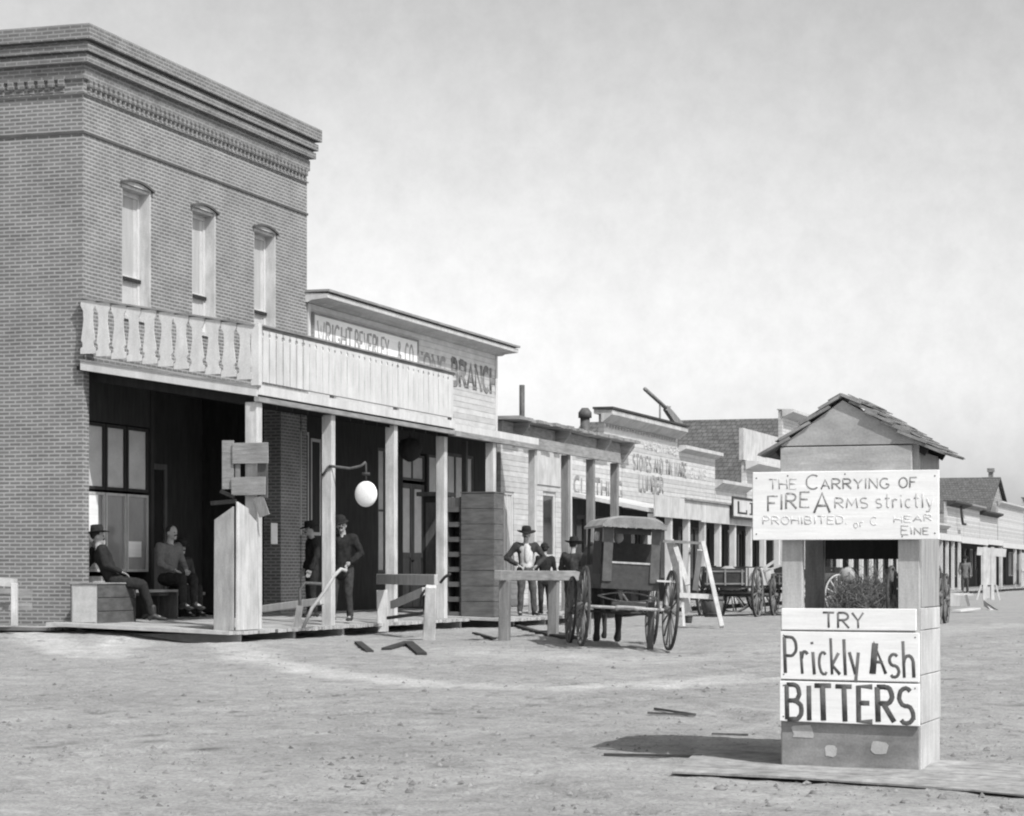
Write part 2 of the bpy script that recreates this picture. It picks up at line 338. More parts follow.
def dist_field(pts):
    X, Y = np.meshgrid(np.array(xs), np.array(ys)); D_ = np.full(X.shape, 1e9)
    for a, b in zip(pts[:-1], pts[1:]):
        abx, aby = b.x - a.x, b.y - a.y; t = np.clip(((X - a.x) * abx + (Y - a.y) * aby) / (abx * abx + aby * aby), 0, 1)
        D_ = np.minimum(D_, np.hypot(X - a.x - abx * t, Y - a.y - aby * t))
    return D_.tolist()
tracks = [(dist_field(a), b, c) for a, b, c in tracks]; ruts = [(dist_field(a), b) for a, b in ruts]
def segd(p, a, b):
    ab = b - a; t = max(0, min(1, (p - a).dot(ab) / ab.length_squared)); return (p - a - ab * t).length
for iy, y in enumerate(ys):
    for ix, x in enumerate(xs):
        z = ground_z(x, y)
        near = 10 < y < 80 and abs(x) < 16
        if near:
            z += .020 * mn.fractal(Vector((x * .7, y * .7, 0)), 1.0, 2.0, 4) + .012 * mn.fractal(Vector((x * 3.1, y * 3.1, 3)), 1.0, 2.0, 3)
            z += .008 * mn.noise(Vector((x * 9, y * 5, 1)))
        else: z += .05 * mn.noise(Vector((x * .1, y * .1, 0)))
        t = .5
        if near:
            p = Vector((x, y)); wob = .35 * mn.noise(Vector((x * .9, y * .9, 5))) + .3 * mn.noise(Vector((x * 3, y * 3, 8)))
            for pts, half, amt in tracks:
                d = pts[iy][ix] + wob * half
                t += amt * (1 - sst((d - half * .35) / half))
            for pts, off in ruts:
                if pts[iy][ix] > 1.2: continue
                d = pts[iy][ix] + .22 * mn.noise(Vector((x * .8, y * .8, 21)))
                brk = sst(.5 + 1.6 * mn.noise(Vector((x * .55, y * .9, 33)))); g_ = math.exp(-(d / off) ** 2) * brk; t -= .20 * g_; z -= .022 * g_ - .014 * math.exp(-((abs(d) - off * 1.9) / off) ** 2) * brk
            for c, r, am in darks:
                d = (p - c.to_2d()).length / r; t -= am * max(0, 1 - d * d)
        tone.append(t); vs.append((x, y, z))
nx = len(xs); fs = [(j * nx + i, j * nx + i + 1, (j + 1) * nx + i + 1, (j + 1) * nx + i) for j in range(len(ys) - 1) for i in range(nx - 1)]
gm.from_pydata(vs, [], fs); gm.polygons.foreach_set('use_smooth', [True] * len(gm.polygons))
ca = gm.color_attributes.new('tone', 'FLOAT_COLOR', 'POINT')
ca.data.foreach_set('color', [c for t in tone for c in (t, t, t, 1)])
go = bpy.data.objects.new('ground', gm); C.objects.link(go); struct(go)
m = bpy.data.materials.new('street_dirt'); m.use_nodes = True; gm.materials.append(m)
nt = m.node_tree; N = nt.nodes; L = nt.links; b = N['Principled BSDF']; b.inputs['Roughness'].default_value = .95; b.inputs['Specular IOR Level'].default_value = .1
tcn = N.new('ShaderNodeTexCoord'); at = N.new('ShaderNodeAttribute'); at.attribute_name = 'tone'
def mth(op, a, bb):
    n = N.new('ShaderNodeMath'); n.operation = op
    for i, q in enumerate((a, bb)):
        if isinstance(q, (int, float)): n.inputs[i].default_value = q
        elif q is not None: L.new(q, n.inputs[i])
    return n.outputs[0]
def nse(sc, det, lo, hi, a, bb, mp=None):
    n = N.new('ShaderNodeTexNoise'); n.inputs['Scale'].default_value = sc; n.inputs['Detail'].default_value = det; n.inputs['Roughness'].default_value = .68
    if mp:
        k = N.new('ShaderNodeMapping'); k.inputs['Scale'].default_value = mp; L.new(tcn.outputs['Object'], k.inputs[0]); L.new(k.outputs[0], n.inputs['Vector'])
    else: L.new(tcn.outputs['Object'], n.inputs['Vector'])
    r = N.new('ShaderNodeMapRange'); r.inputs[1].default_value = lo; r.inputs[2].default_value = hi; r.inputs[3].default_value = a; r.inputs[4].default_value = bb
    L.new(n.outputs[0], r.inputs[0]); return n, r.outputs[0]
base = mth('MULTIPLY_ADD', at.outputs['Fac'], .30); N[-1].inputs[2].default_value = .185
_, a1 = nse(.5, 6, .3, .7, .88, 1.12); _, a2 = nse(4, 8, .3, .7, .82, 1.18); n3, a3 = nse(30, 8, .32, .68, .70, 1.26); _, a4 = nse(5, 7, .58, .70, 1, .52, (1.0, .6, 1)); _, a5 = nse(75, 4, .58, .72, 1, .5)
col = base
for q in (a1, a2, a3, a4, a5): col = mth('MULTIPLY', col, q)
cc = N.new('ShaderNodeCombineColor'); [L.new(col, cc.inputs[i]) for i in range(3)]; L.new(cc.outputs[0], b.inputs['Base Color'])
bp = N.new('ShaderNodeBump'); bp.inputs['Strength'].default_value = .8; bp.inputs['Distance'].default_value = .035; L.new(n3.outputs[0], bp.inputs['Height']); L.new(bp.outputs[0], b.inputs['Normal'])
# loose pebbles and clods
peb = MB(); random.seed(3)
for i in range(2600):
    px = random.uniform(0, 1023); py = 640 + 176 * random.random() ** .8
    g = G(px, py); r = random.choice((.006, .008, .010, .014, .02, .028)) * random.uniform(.7, 1.3)
    n = 5; vv = [g + Vector((r * math.cos(k * 1.256) * random.uniform(.7, 1.3), r * math.sin(k * 1.256) * random.uniform(.7, 1.3), -.004)) for k in range(n)] + [g + Vector((random.uniform(-.3, .3) * r, 0, r * random.uniform(.5, .9)))]
    peb.add(vv, [(k, (k + 1) % n, n) for k in range(n)])
tag(peb.build('loose_gravel', mat('pebble', .19, .6, .9, (3, 3, 3))), 'loose pebbles and clods scattered over the pale dirt street', 'gravel', kind='stuff')
for i, (px, py, r) in enumerate(((816, 794, .055), (720, 789, .05), (745, 792, .035), (575, 806, .03), (905, 803, .04))):
    g = G(px, py); mb = MB(); mb.ell((0, 0, 0), (r, r * .7, r * .55), 9, 6).jitter(r * .12)
    o = mb.build('stone', mat('pebble', .25, .6)); o.location = g
    tag(o, ['pale stone touching the middle of the low platform edge below the sign box', 'pale flat stone in front of the low platform, below its left end', 'small pale stone just right of a flatter one before the low platform',
            'lone small stone far left of the low platform', 'small stone at the right, in front of the low platform'][i], 'stone')
# ================================================================ BOARDWALKS
def walk(s0, s1, w0, w1, z0, z1, zg, name='boardwalk', thick=.05):
    mb = MB(); s = s0
    while s < s1:
        t = min(s + .185, s1); e = random.uniform(-.05, .05); dz = random.uniform(-.004, .004)
        mb.hexa([(w0, s, z0 - thick + dz), (w1 + e, s, z1 - thick + dz), (w1 + e, t - .012, z1 - thick + dz), (w0, t - .012, z0 - thick + dz)],
                [(w0, s, z0 + dz), (w1 + e, s, z1 + dz), (w1 + e, t - .012, z1 + dz), (w0, t - .012, z0 + dz)])
        s = t
    for k in range(int((s1 - s0) / 2) + 1):
        ss = min(s0 + .55 + k * 2, s1 - .1)
        mb.box(w0 + .05, w1 - .12, ss - .05, ss + .05, -.1, min(z0, z1) - thick - .003)
    r = rthing(name, None, None, w0, s0); o = mb.build(name, M_DECK); o.location = P(0, 0); o.rotation_euler = (0, 0, -AL)
    bpy.data.objects.remove(r); struct(o); return o
walk(-1.15, 9.3, 0, 2.95, .28, .17, 0)
walk(9.32, 13.9, 0, 3.75, .28, .16, 0)
walk(13.92, 26, 0, 2.95, .24, .20, 0)
walk(26.02, 64, 0, 2.5, .22, .18, 0)
walk(64.1, 140, 0, 3.0, .22, .18, 0)
walk(-1.0, -.02, -9, -.02, .21, .205, .1)
# ================================================================ BUILDING HELPERS
def wall_with_holes(w0, w1, a0, a1, z0, z1, holes):
    """wall slab facing +w between street positions a0..a1 with rectangular holes (s0,s1,z0,z1)"""
    mb = MB(); ss = sorted({a0, a1, *[h[0] for h in holes], *[h[1] for h in holes]}); zz = sorted({z0, z1, *[h[2] for h in holes], *[h[3] for h in holes]})
    for i in range(len(ss) - 1):
        run = None
        for j in range(len(zz) - 1):
            cs = (ss[i] + ss[i + 1]) / 2; cz = (zz[j] + zz[j + 1]) / 2
            inside = any(h[0] < cs < h[1] and h[2] < cz < h[3] for h in holes)
            if inside:
                if run is not None: mb.box(w0, w1, ss[i], ss[i + 1], run, zz[j]); run = None
            elif run is None: run = zz[j]
        if run is not None: mb.box(w0, w1, ss[i], ss[i + 1], run, z1)
    return mb
def window(parent, s0, s1, z0, z1, w_=0., rec=.1, fm=None, gm_=None, cols=1, rows=2, fw=.06, label=None, name='window'):
    fm = fm or M_WHITE; gm_ = gm_ or M_GLASS; mb = MB(); d0, d1 = w_ - rec, w_ - rec + .05
    mb.box(d0, d1, s0, s0 + fw, z0, z1).box(d0, d1, s1 - fw, s1, z0, z1).box(d0, d1, s0 + fw, s1 - fw, z1 - fw, z1).box(d0, d1, s0 + fw, s1 - fw, z0, z0 + fw)
    for i in range(1, cols): s = s0 + (s1 - s0) * i / cols; mb.box(d0 + .004, d1 - .004, s - fw * .4, s + fw * .4, z0 + fw, z1 - fw)
    for i in range(1, rows): z = z0 + (z1 - z0) * i / rows; mb.box(d0 + .007, d1 - .007, s0 + fw, s1 - fw, z - fw * .35, z + fw * .35)
    o = mb.build(name, fm, parent)
    if label: o['label'] = label
    MB().box(d0 + .012, d0 + .02, s0 + fw * .5, s1 - fw * .5, z0 + fw * .5, z1 - fw * .5).build('pane', gm_, o)
    return o
def door(parent, s0, s1, z0, z1, w_=0, rec=.12, m_=None, glass=None):
    m_ = m_ or M_MIDW; d = w_ - rec; mb = MB(); zm = z0 + (z1 - z0) * .42; t = .1
    mb.box(d, d + .045, s0, s0 + t, z0, z1).box(d, d + .045, s1 - t, s1, z0, z1).box(d, d + .045, s0 + t, s1 - t, z1 - t, z1).box(d, d + .045, s0 + t, s1 - t, z0, z0 + t * 1.4).box(d, d + .045, s0 + t, s1 - t, zm - t / 2, zm + t / 2)
    mb.box(d + .008, d + .02, s0 + t, s1 - t, z0 + t, zm)
    if not glass: mb.box(d + .008, d + .02, s0 + t, s1 - t, zm, z1 - t)
    o = mb.build('door', m_, parent)
    if glass: MB().box(d + .012, d + .02, s0 + t, s1 - t, zm, z1 - t).build('pane', glass, o)
    MB().ell((d + .075, s1 - .05, z0 + .95), (.03, .03, .03), 8, 6).build('handle', M_IRON, o)
    return o
def post(parent, w_, s_, z0, z1, wd=.15, m_=None, lean=0):
    o = MB().bar((w_, s_, z0), (w_, s_ + lean, z1), wd, wd, up=(0, 1, 0)).build('post', m_ or M_POST, parent, .006); return o
# ================================================================ BRICK BUILDING
B = rthing('brick_building', 'two-storey brick corner building with corbelled cornice and wooden balcony', 'building', 0, 0)
LEN = 8.7; TOP = 9.16; WT = 8.42
def zc(py): return 1 + (573 - py) / F * 36.0
wins = []
for a, b_ in ((122, 150), (192, 215), (254, 275)): wins.append((S(a) , S(b_)))
wz0, wz1 = 4.95, 7.05
RS = S(281); sho = [(.18, RS, .28, 4.15), (S(300), 8.45, .28, 4.1)]
holes = [(a, b_, wz0, wz1) for a, b_ in wins] + sho
fw = wall_with_holes(-.34, 0, 0, LEN, 0, WT, holes)
# side (corner) wall, back wall, far side wall and a flat roof
fw.box(-16, -.34, 0, .16, 0, WT).box(-16, -15.66, .16, LEN - .34, 0, WT).box(-16, -.34, LEN - .34, LEN, 0, WT)
fw.build('wall', M_BRICK, B)
MB().box(-15.66, -.34, .16, LEN - .34, 7.7, 7.85).build('roof', M_TIN, B)
# upper corbelled parapet, stepping out in tiers with shadow lines
cor = MB()
def tier(z0, z1, o): cor.box(-16 - o, o, -o, LEN + o, z0, z1)
tier(WT, zc(66), .045); tier(zc(66), zc(63.2), .03); tier(zc(63.2), zc(56), .13)
tier(zc(56), zc(53.2), .09); tier(zc(53.2), zc(45.5), .165); tier(zc(45.5), zc(41.8), .11); tier(zc(41.8), TOP + .03, .215)
cor.build('cornice', M_BRICK2, B)
# string course and the row of corbel teeth
st = MB(); st.box(-16.03, .02, -.02, LEN + .02, zc(133.2), zc(130.6)); st.build('string_course', mat('dark_brick', .09, .3, .9, (3, 3, 3), .3), B)  # course coloured darker than the wall
def corbel(w0_, w1_, s0_, s1_, back):
    mb = MB(); dw = (w1_ - w0_); ds = (s1_ - s0_)
    if back == 'w': mb.box(0, w1_, s0_, s1_, 8.31, 8.419).box(0, w1_ * .5, s0_ + .02, s1_ - .02, 8.23, 8.309)
    else: mb.box(w0_, w1_, s0_, 0, 8.31, 8.419).box(w0_ + .02, w1_ - .02, s0_ * .5, 0, 8.23, 8.309)
    return mb.build('corbel', M_BRICK2, B)
for i in range(53): s = .1 + i * .162; corbel(0, .06, s, s + .09, 'w')
MB().box(0, .035, 0, LEN, 8.19, 8.215).box(-16, .035, -.035, 0, 8.19, 8.215).build('corbel_course', M_BRICK2, B)
for i in range(40): x = -.3 - i * .17; corbel(x - .095, x, -.06, 0, 's')
# tall narrow upper windows: deep painted reveal, sash, blind, arched hood
for i, (a, b_) in enumerate(wins):
    wd = b_ - a
    fr = MB(); fr.box(-.30, -.01, a, a + .035, wz0, wz1).box(-.30, .012, b_ - .035, b_, wz0, wz1).box(-.30, -.02, a + .035, b_ - .035, wz1 - .05, wz1).box(-.30, .03, a + .035, b_ - .035, wz0, wz0 + .06)
    wo = fr.build('window', M_OLDWH, B)
    sa = MB(); x0, x1 = -.22, -.17; A, Bq = a + .035, b_ - .035; zm = zc(262) - .02
    sa.box(x0, x1, A, A + .06, wz0 + .06, wz1 - .05).box(x0, x1, Bq - .06, Bq, wz0 + .06, wz1 - .05).box(x0, x1, A + .06, Bq - .06, wz1 - .13, wz1 - .05).box(x0, x1, A + .06, Bq - .06, wz0 + .06, wz0 + .16).box(x0, x1 + .02, A + .06, Bq - .06, zm - .03, zm + .03)
    sa.build('sash', M_WHITE, wo)
    MB().box(-.205, -.198, A + .06, Bq - .06, wz0 + .16, zm - .03).build('pane', M_BLINDREF, wo); MB().box(-.205, -.198, A + .06, Bq - .06, zm + .03, wz1 - .13).build('pane', M_CURT, wo)
    MB().box(-.197, -.193, Bq - .06 - wd * .12, Bq - .06, wz0 + .16, wz1 - .13).build('inner_shade', M_BLINDREF, wo); MB().box(-.16, -.14, A + .0, Bq - .0, zm - .05, zm + .005).build('meeting_rail', M_DARKW, wo)
    n = 10; hood = []; rise = .085
    for q in range(n + 1): t = q / n; hood.append((a - .07 + (wd + .14) * t, wz1 + .02 + rise * (1 - (2 * t - 1) ** 2)))
    low = [(s, z - .035) for s, z in hood][::-1]
    MB().prism(hood + low, 'x', .004, .055).build('hood', mat('dark_brick', .09), wo)  # shade at the window head put into the dark hood colour
    fill = [(a + wd * q / n, wz1 + .02 + rise * .86 * (1 - (2 * q / n - 1) ** 2)) for q in range(n + 1)]
    MB().prism([(a, wz1), (b_, wz1)] + fill[::-1], 'x', .001, .018).build('lintel', M_OLDWH, wo)
# shop front under the porch
MB().box(-.30, -.24, .19, 1.95, .28, .95).build('bulkhead', M_LIGHTW, B)
sx = [S(91), S(114), S(135), S(157)]
for i in range(3):
    a, b_ = max(sx[i], .2), sx[i + 1]
    window(B, a + .02, b_ - .02, 2.28, 3.30, -.05, .14, M_DARKW, M_BLINDREF, 1, 1, .05)
    window(B, a + .02, b_ - .02, 1.02, 2.24, -.05, .14, M_LIGHTW, M_GLASS, 1, 1, .04)
MB().box(-.155, -.15, S(93), S(107), 1.62, 2.2).build('poster', M_WHITEB, B)
MB().box(-.155, -.15, S(137), S(150), 1.25, 1.5).build('card', M_WHITEB, B)['label'] = 'small white card low in the shop window'
MB().box(-.3, -.1, .16, .22, .28, 4.1).box(-.3, -.1, sx[3], sx[3] + .1, .28, 4.1).box(-.3, -.12, .22, sx[3], 3.32, 4.1).build('shopfront_frame', M_DARKW, B)
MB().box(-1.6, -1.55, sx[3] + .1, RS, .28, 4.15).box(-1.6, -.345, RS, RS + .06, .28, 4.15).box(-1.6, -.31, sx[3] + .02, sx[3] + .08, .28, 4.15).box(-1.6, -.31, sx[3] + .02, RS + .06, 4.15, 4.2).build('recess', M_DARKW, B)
door(B, 3.0, 3.9, .3, 2.9, -1.5, .03, M_MIDW, M_GLASSD)
door(B, S(228), S(245), .3, 2.9, -1.5, .03, M_MIDW, M_GLASSD)
window(B, S(301), S(309), 1.7, 3.6, 0, .05, M_OLDWH, M_CURT, 1, 1, .06)
window(B, S(311), S(321), 1.7, 3.5, 0, .05, M_OLDWH, M_CURT, 1, 1, .06)
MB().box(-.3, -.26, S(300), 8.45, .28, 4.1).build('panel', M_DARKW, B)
# porch roof / balcony deck: slopes out
BW = 2.85; ZW, ZO = 4.04, 3.58
dk = MB(); dk.hexa([(-.08, -.06, ZW), (BW, -.06, ZO), (BW, LEN, ZO), (-.08, LEN, ZW)], [(-.08, -.06, ZW + .07), (BW, -.06, ZO + .07), (BW, LEN, ZO + .07), (-.08, LEN, ZW + .07)])
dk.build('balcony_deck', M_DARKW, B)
jo = MB()
for i in range(15): s = .3 + i * .6; jo.hexa([(.01, s, ZW - .14), (BW - .1, s, ZO - .12), (BW - .1, s + .05, ZO - .12), (.01, s + .05, ZW - .14)], [(.01, s, ZW - .003), (BW - .1, s, ZO - .003), (BW - .1, s + .05, ZO - .003), (.01, s + .05, ZW - .003)])
jo.build('joists', M_DARKW, B)
fa = MB(); fa.hexa([(0, -.10, ZW + .0), (BW + .02, -.10, ZO), (BW + .02, -.063, ZO), (0, -.063, ZW + .0)], [(0, -.10, ZW + .13), (BW + .02, -.10, ZO + .13), (BW + .02, -.063, ZO + .13), (0, -.063, ZW + .13)])
fa.box(BW + .004, BW + .04, -.06, LEN, ZO + .03, ZO + .17)
fa.build('fascia', M_WHITE, B)
tr = MB(); tr.box(BW - .02, BW + .05, -.1, LEN, ZO - .075, ZO - .003).hexa([(0, -.115, ZW + .132), (BW + .05, -.115, ZO + .132), (BW + .05, -.03, ZO + .132), (0, -.03, ZW + .132)], [(0, -.115, ZW + .16), (BW + .05, -.115, ZO + .16), (BW + .05, -.03, ZO + .16), (0, -.03, ZW + .16)])
tr.build('beam', M_GREYH, B)
# balustrade of sawn boards
prof = [(-.5, 0), (-.5, .10), (-.36, .13), (-.35, .20), (-.46, .25), (-.38, .42), (-.30, .62), (-.33, .80), (-.5, .89), (-.5, 1.0)]
prof2 = [(-.5, 0), (-.5, .12), (-.46, .3), (-.47, .7), (-.5, .86), (-.36, .885), (-.36, .93), (-.5, .95), (-.5, 1.0)]
def baluster(parent, w_, s_, z0, z1, ax, wd=.185, kind=0):
    h = z1 - z0; pr = prof2 if kind else prof; jx = random.uniform(-.012, .012)
    ol = [(a * wd, b_ * h) for a, b_ in pr] + [(-a * wd, b_ * h) for a, b_ in pr[::-1]]
    if ax == 'y': mb = MB().prism([(w_ + a + jx * b2 * 2, z0 + b2) for a, b2 in ol], 'y', s_, s_ + .022)
    else: mb = MB().prism([(s_ + a + jx * b2 * 2, z0 + b2) for a, b2 in ol], 'x', w_, w_ + .022)
    return mb.build('baluster', M_WHITE, parent)
RL, RO = 5.11, 4.61   # rail top at wall / at the outer corner
bal = MB(); bal.hexa([(0.02, -.10, RL - .05), (BW, -.10, RO - .05), (BW, -.03, RO - .05), (0.02, -.03, RL - .05)], [(0.02, -.10, RL), (BW, -.10, RO), (BW, -.03, RO), (0.02, -.03, RL)])
bal.hexa([(0.02, -.085, RL - .80), (BW, -.085, RO - .81), (BW, -.045, RO - .81), (0.02, -.045, RL - .80)], [(0.02, -.085, RL - .73), (BW, -.085, RO - .74), (BW, -.045, RO - .74), (0.02, -.045, RL - .73)])
bal.hexa([(0.0, -.15, RL), (BW, -.15, RO), (BW, -.03, RO), (0.0, -.03, RL)], [(0.0, -.15, RL + .025), (BW, -.15, RO + .025), (BW, -.03, RO + .025), (0.0, -.03, RL + .025)]).box(BW - .04, BW + .08, .0, LEN, RO + .001, RO + .025).box(BW - .04, BW + .03, .0, LEN, RO - .05, RO).box(BW - .015, BW + .015, .0, LEN, RO - .81, RO - .74)
rail = bal.build('balustrade_rail', M_GREYH, B)
for i in range(11):
    x = .14 + i * .255; f_ = x / BW; zt = RL + (RO - RL) * f_
    baluster(B, x, -.126, zt - .81, zt - .006, 'y', random.uniform(.236, .252))
for i in range(33):
    s = .16 + i * .258; baluster(B, BW + .032, s, RO - .81, RO - .052, 'x', random.uniform(.246, .256) if i > 6 else .215, 1)
MB().box(BW - .06, BW + .06, -.12, .0, ZO + .16, RO + .04).build('newel', M_WHITE, B)
for s in (2.95, 5.8, 8.6): MB().box(BW - .05, BW + .024, s - .05, s + .05, ZO + .17, RO - .055).build('newel', M_WHITE, B)
for s in (0.06, 2.98, 5.81): post(B, 2.75, s, .17, ZO - .077, .165 if s > 1 else .19)
# ================================================================ WHITE FALSE-FRONT SALOON
Bs = rthing('white_wooden_saloon', 'long white clapboard false-front building with deep cornice and painted signs, next to the brick corner', 'building', 0, 8.72)
a0, a1 = 8.72, 20.0
doors = [(9.2, 10.4), (12.4, 13.5), (15.6, 16.7)]
hol = [(S(378), S(393), 1.0, 3.5), (S(403), S(427), .3, 3.5), (S(429), S(440), 1, 3.5), (S(447), S(474), .9, 3.6)]
MB().box(-.15, 0, a0, a1, 3.98, 5.99).build('false_front', M_SIDE, Bs)
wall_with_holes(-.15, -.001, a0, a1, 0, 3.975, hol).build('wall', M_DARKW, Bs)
MB().box(-14, -.15, a0, a0 + .1, 0, 5.2).box(-14, -.15, a1 - .1, a1, 0, 5.2).box(-14, -13.9, a0 + .1, a1 - .1, 0, 5.2).build('side_walls', M_SIDE2, Bs)
MB().box(-14.1, -.16, a0 + .0, a1, 5.2, 5.3).build('roof', M_TIN, Bs)
co = MB(); co.prism([(.0, 5.993), (.05, 5.993), (.12, 6.03), (.44, 6.06), (.44, 6.14), (-.2, 6.17), (-.2, 5.993)], 'y', a0 - .1, a1 + .25); co.build('cornice', M_OLDWH, Bs)
MB().box(-.22, .48, a0 - .12, a1 + .28, 6.172, 6.215).build('cornice_cap', M_GREYH, Bs)
# corner board and panel sign
MB().box(.001, .022, a0, a0 + .12, 3.99, 5.98).box(.001, .022, a1 - .12, a1, 3.99, 5.98).build('corner_boards', M_WHITE, Bs)
ps, pe = 8.9, S(415)
sg = MB().box(.003, .05, ps, pe, 5.12, 5.80).build('sign', M_WHITEB, Bs)
MB().box(.003, .075, ps - .04, ps, 5.08, 5.84).box(.003, .075, pe, pe + .04, 5.08, 5.84).box(.003, .075, ps, pe, 5.80, 5.84).build('sign_frame', M_GREYH, sg)
strokes(MB(), 'WRIGHT', ps + .2, 5.27, 1.75, .42, .034, .052, axis='y').build('lettering', M_LETG, sg)
strokes(MB(), 'BEVERLEY', ps + 2.1, 5.27, 1.85, .42, .034, .052, axis='y').build('lettering', M_LETG, sg)
strokes(MB(), '& CO.', pe - 1.15, 5.27, 1.0, .42, .034, .052, axis='y').build('lettering', M_LETG, sg)
def slab(text, s0, z0, wd, h, r, m_, parent, wx):
    mb = MB(); strokes(mb, text, s0, z0, wd, h, r, wx, axis='y'); 
    n = len(text); tot = sum(GL[c][0] for c in text) + .2 * (n - 1); sc = wd / tot; x = 0
    for c in text:
        gw = GL[c][0] * sc
        for zz in ((z0,) if c in 'A' else (z0 + h,) if c in 'TV' else (z0, z0 + h)):
            if c in 'OCG': continue
            for xx in (s0 + x * sc, s0 + x * sc + gw) if c not in 'BF' else (s0 + x * sc,):
                mb.tube([(wx, xx - r * 1.1, zz), (wx, xx + r * 1.1, zz)], r * .6, 6, rf=.003, flat=(1, 0, 0))
        x += GL[c][0] + .2
    return mb.build('lettering', m_, parent)
slab('LONG', S(417), 5.20, S(446) - S(417), .40, .055, mat('half_worn_lettering', .30, .4), Bs, .004)
slab('BRANCH', S(452), 5.12, S(496) - S(452) , .50, .07, mat('worn_black_lettering', .20, .5), Bs, .004)
# openings
window(Bs, *hol[0], 0, .06, M_MIDW, M_BLINDREF, 2, 2, .06); window(Bs, *hol[2], 0, .06, M_MIDW, M_BLINDREF, 1, 2, .05)
window(Bs, *hol[3], 0, .06, M_MIDW, M_BLINDREF, 3, 2, .07)
a, b_ = hol[1][0], hol[1][1]; mid = (a + b_) / 2
for (p, q) in ((a + .02, mid - .01), (mid + .01, b_ - .02)): door(Bs, p, q, .3, 2.85, 0, .1, M_MIDW, M_BLINDREF)
window(Bs, a + .02, b_ - .02, 2.92, 3.46, 0, .1, M_MIDW, M_BLINDREF, 2, 1, .05)
pr = MB(); pr.hexa([(-.1, a0, 3.98), (BW, a0, ZO), (BW, a1 + .2, ZO), (-.1, a1 + .2, 3.98)], [(-.1, a0, 4.04), (BW, a0, ZO + .06), (BW, a1 + .2, ZO + .06), (-.1, a1 + .2, 4.04)]); pr.build('porch_roof', M_GREYH, Bs)
MB().box(BW + .003, BW + .035, a0, 13.9, ZO + .0, ZO + .13).build('fascia', M_WHITE, Bs)
MB().box(BW + .003, BW + .035, 13.92, a1 + .2, ZO + .0, ZO + .13).build('fascia', M_GREYH, Bs)['label'] = 'grey unpainted stretch of the porch fascia'
MB().box(BW - .02, BW + .05, a0, a1 + .2, ZO - .095, ZO - .003).build('beam', M_GREYH, Bs)
for s in (8.80, 11.2): post(Bs, 2.75 if s > 9 else 2.6, s, .17, ZO - .097, .165)
for s in (12.15,): post(Bs, 1.9, s, .17, ZO - .0, .10, M_MIDW)
for s in (13.9,): post(Bs, 2.75, s, .17, ZO - .097, .14, M_OLDWH)
for s in (16.3, 18.2, 20.15): post(Bs, 2.75, s, .2, ZO - .097, .165, M_GREYW, random.uniform(-.05, .05))
# ================================================================ CLOTHING STORE (low, weathered eave)
Bc = rthing('white_clothing_store', 'low white wooden store with weathered eave and faded CLOTHING lettering, past the grey porch posts', 'building', 0, 20.25)
a0, a1 = 20.3, 31.0
hol = [(S(503), S(514), .9, 2.9), (S(543), S(556), .25, 3.0), (26.6, 27.6, .25, 2.5), (28.2, 30.4, .8, 2.5)]
wall_with_holes(-.15, 0, a0, 26, 0, 4.15, hol[:2]).build('wall', M_SIDE, Bc); MB().box(-.15, 0, 26, a1, 2.9, 4.15).build('wall', M_SIDE, Bc); wall_with_holes(-.15, 0, 26, a1, 0, 2.898, hol[2:]).build('shopfront', M_SHADEWALL, Bc)
MB().box(-12, -.15, a0, a0 + .1, 0, 4.1).box(-12, -.15, a1 - .1, a1, 0, 4.1).box(-12, -11.9, a0, a1, 0, 4.1).build('side_walls', M_SIDE2, Bc)
MB().box(-12, -.2, a0, a1, 4.1, 4.2).build('roof', M_TIN, Bc)
MB().box(-.2, .03, a0, a1, 4.151, 4.52).build('frieze', M_GREYH, Bc)
ev = MB()
s = a0 - .15
while s < a1 + .3:
    t = s + random.uniform(.25, .5); e = random.uniform(-.06, .06); ev.box(-.3, .45 + e, s, t - .01, 4.53 + random.uniform(0, .015), 4.60 + random.uniform(0, .02)); s = t
ev.build('eave', M_GREYH, Bc)
for s in (21.2, 24.6, 28.4, 30.8): MB().prism([(.035, 3.95), (.035, 4.51), (.40, 4.51), (.40, 4.42)], 'y', s, s + .08).build('bracket', M_GREYH, Bc)
strokes(MB(), 'CLOTHING', S(574), 3.03, S(622) - S(574), .42, .06, .006, axis='y').build('lettering', mat('worn_grey_lettering', .24, .5), Bc)
MB().box(.003, .03, S(536), S(560) , 3.15, 3.95).build('notice_panel', M_OLDWH, Bc)
strokes(MB(), 'SUITS', S(540), 3.25, S(556) - S(540), .22, .025, .034, axis='y').build('lettering', M_FAINT, Bc) if False else None
window(Bc, *hol[0], 0, .08, M_WHITE, M_BLINDREF, 2, 1, .07); door(Bc, *hol[1], 0, .08, M_OLDWH, M_GLASSD); door(Bc, *hol[2], 0, .1, M_MIDW, M_GLASSD); window(Bc, *hol[3], 0, .1, M_MIDW, M_GLASSD, 3, 1)
MB().tube([(-1.5, S(522, -1.5), 4.1), (-1.5, S(522, -1.5), Zat(385, S(522, -1.5), -1.5))], .07, 10).build('stovepipe', M_TIN, Bc)
sq = S(585, -3); zt = Zat(408, sq, -3) - .3; MB().tube([(-3, sq, 4.1), (-3, sq, zt)], .15, 12).lathe([(.02, zt), (.21, zt), (.21, zt + .16), (.1, zt + .3)], 12, (-3, sq, 0)).build('chimney', M_TIN, Bc)
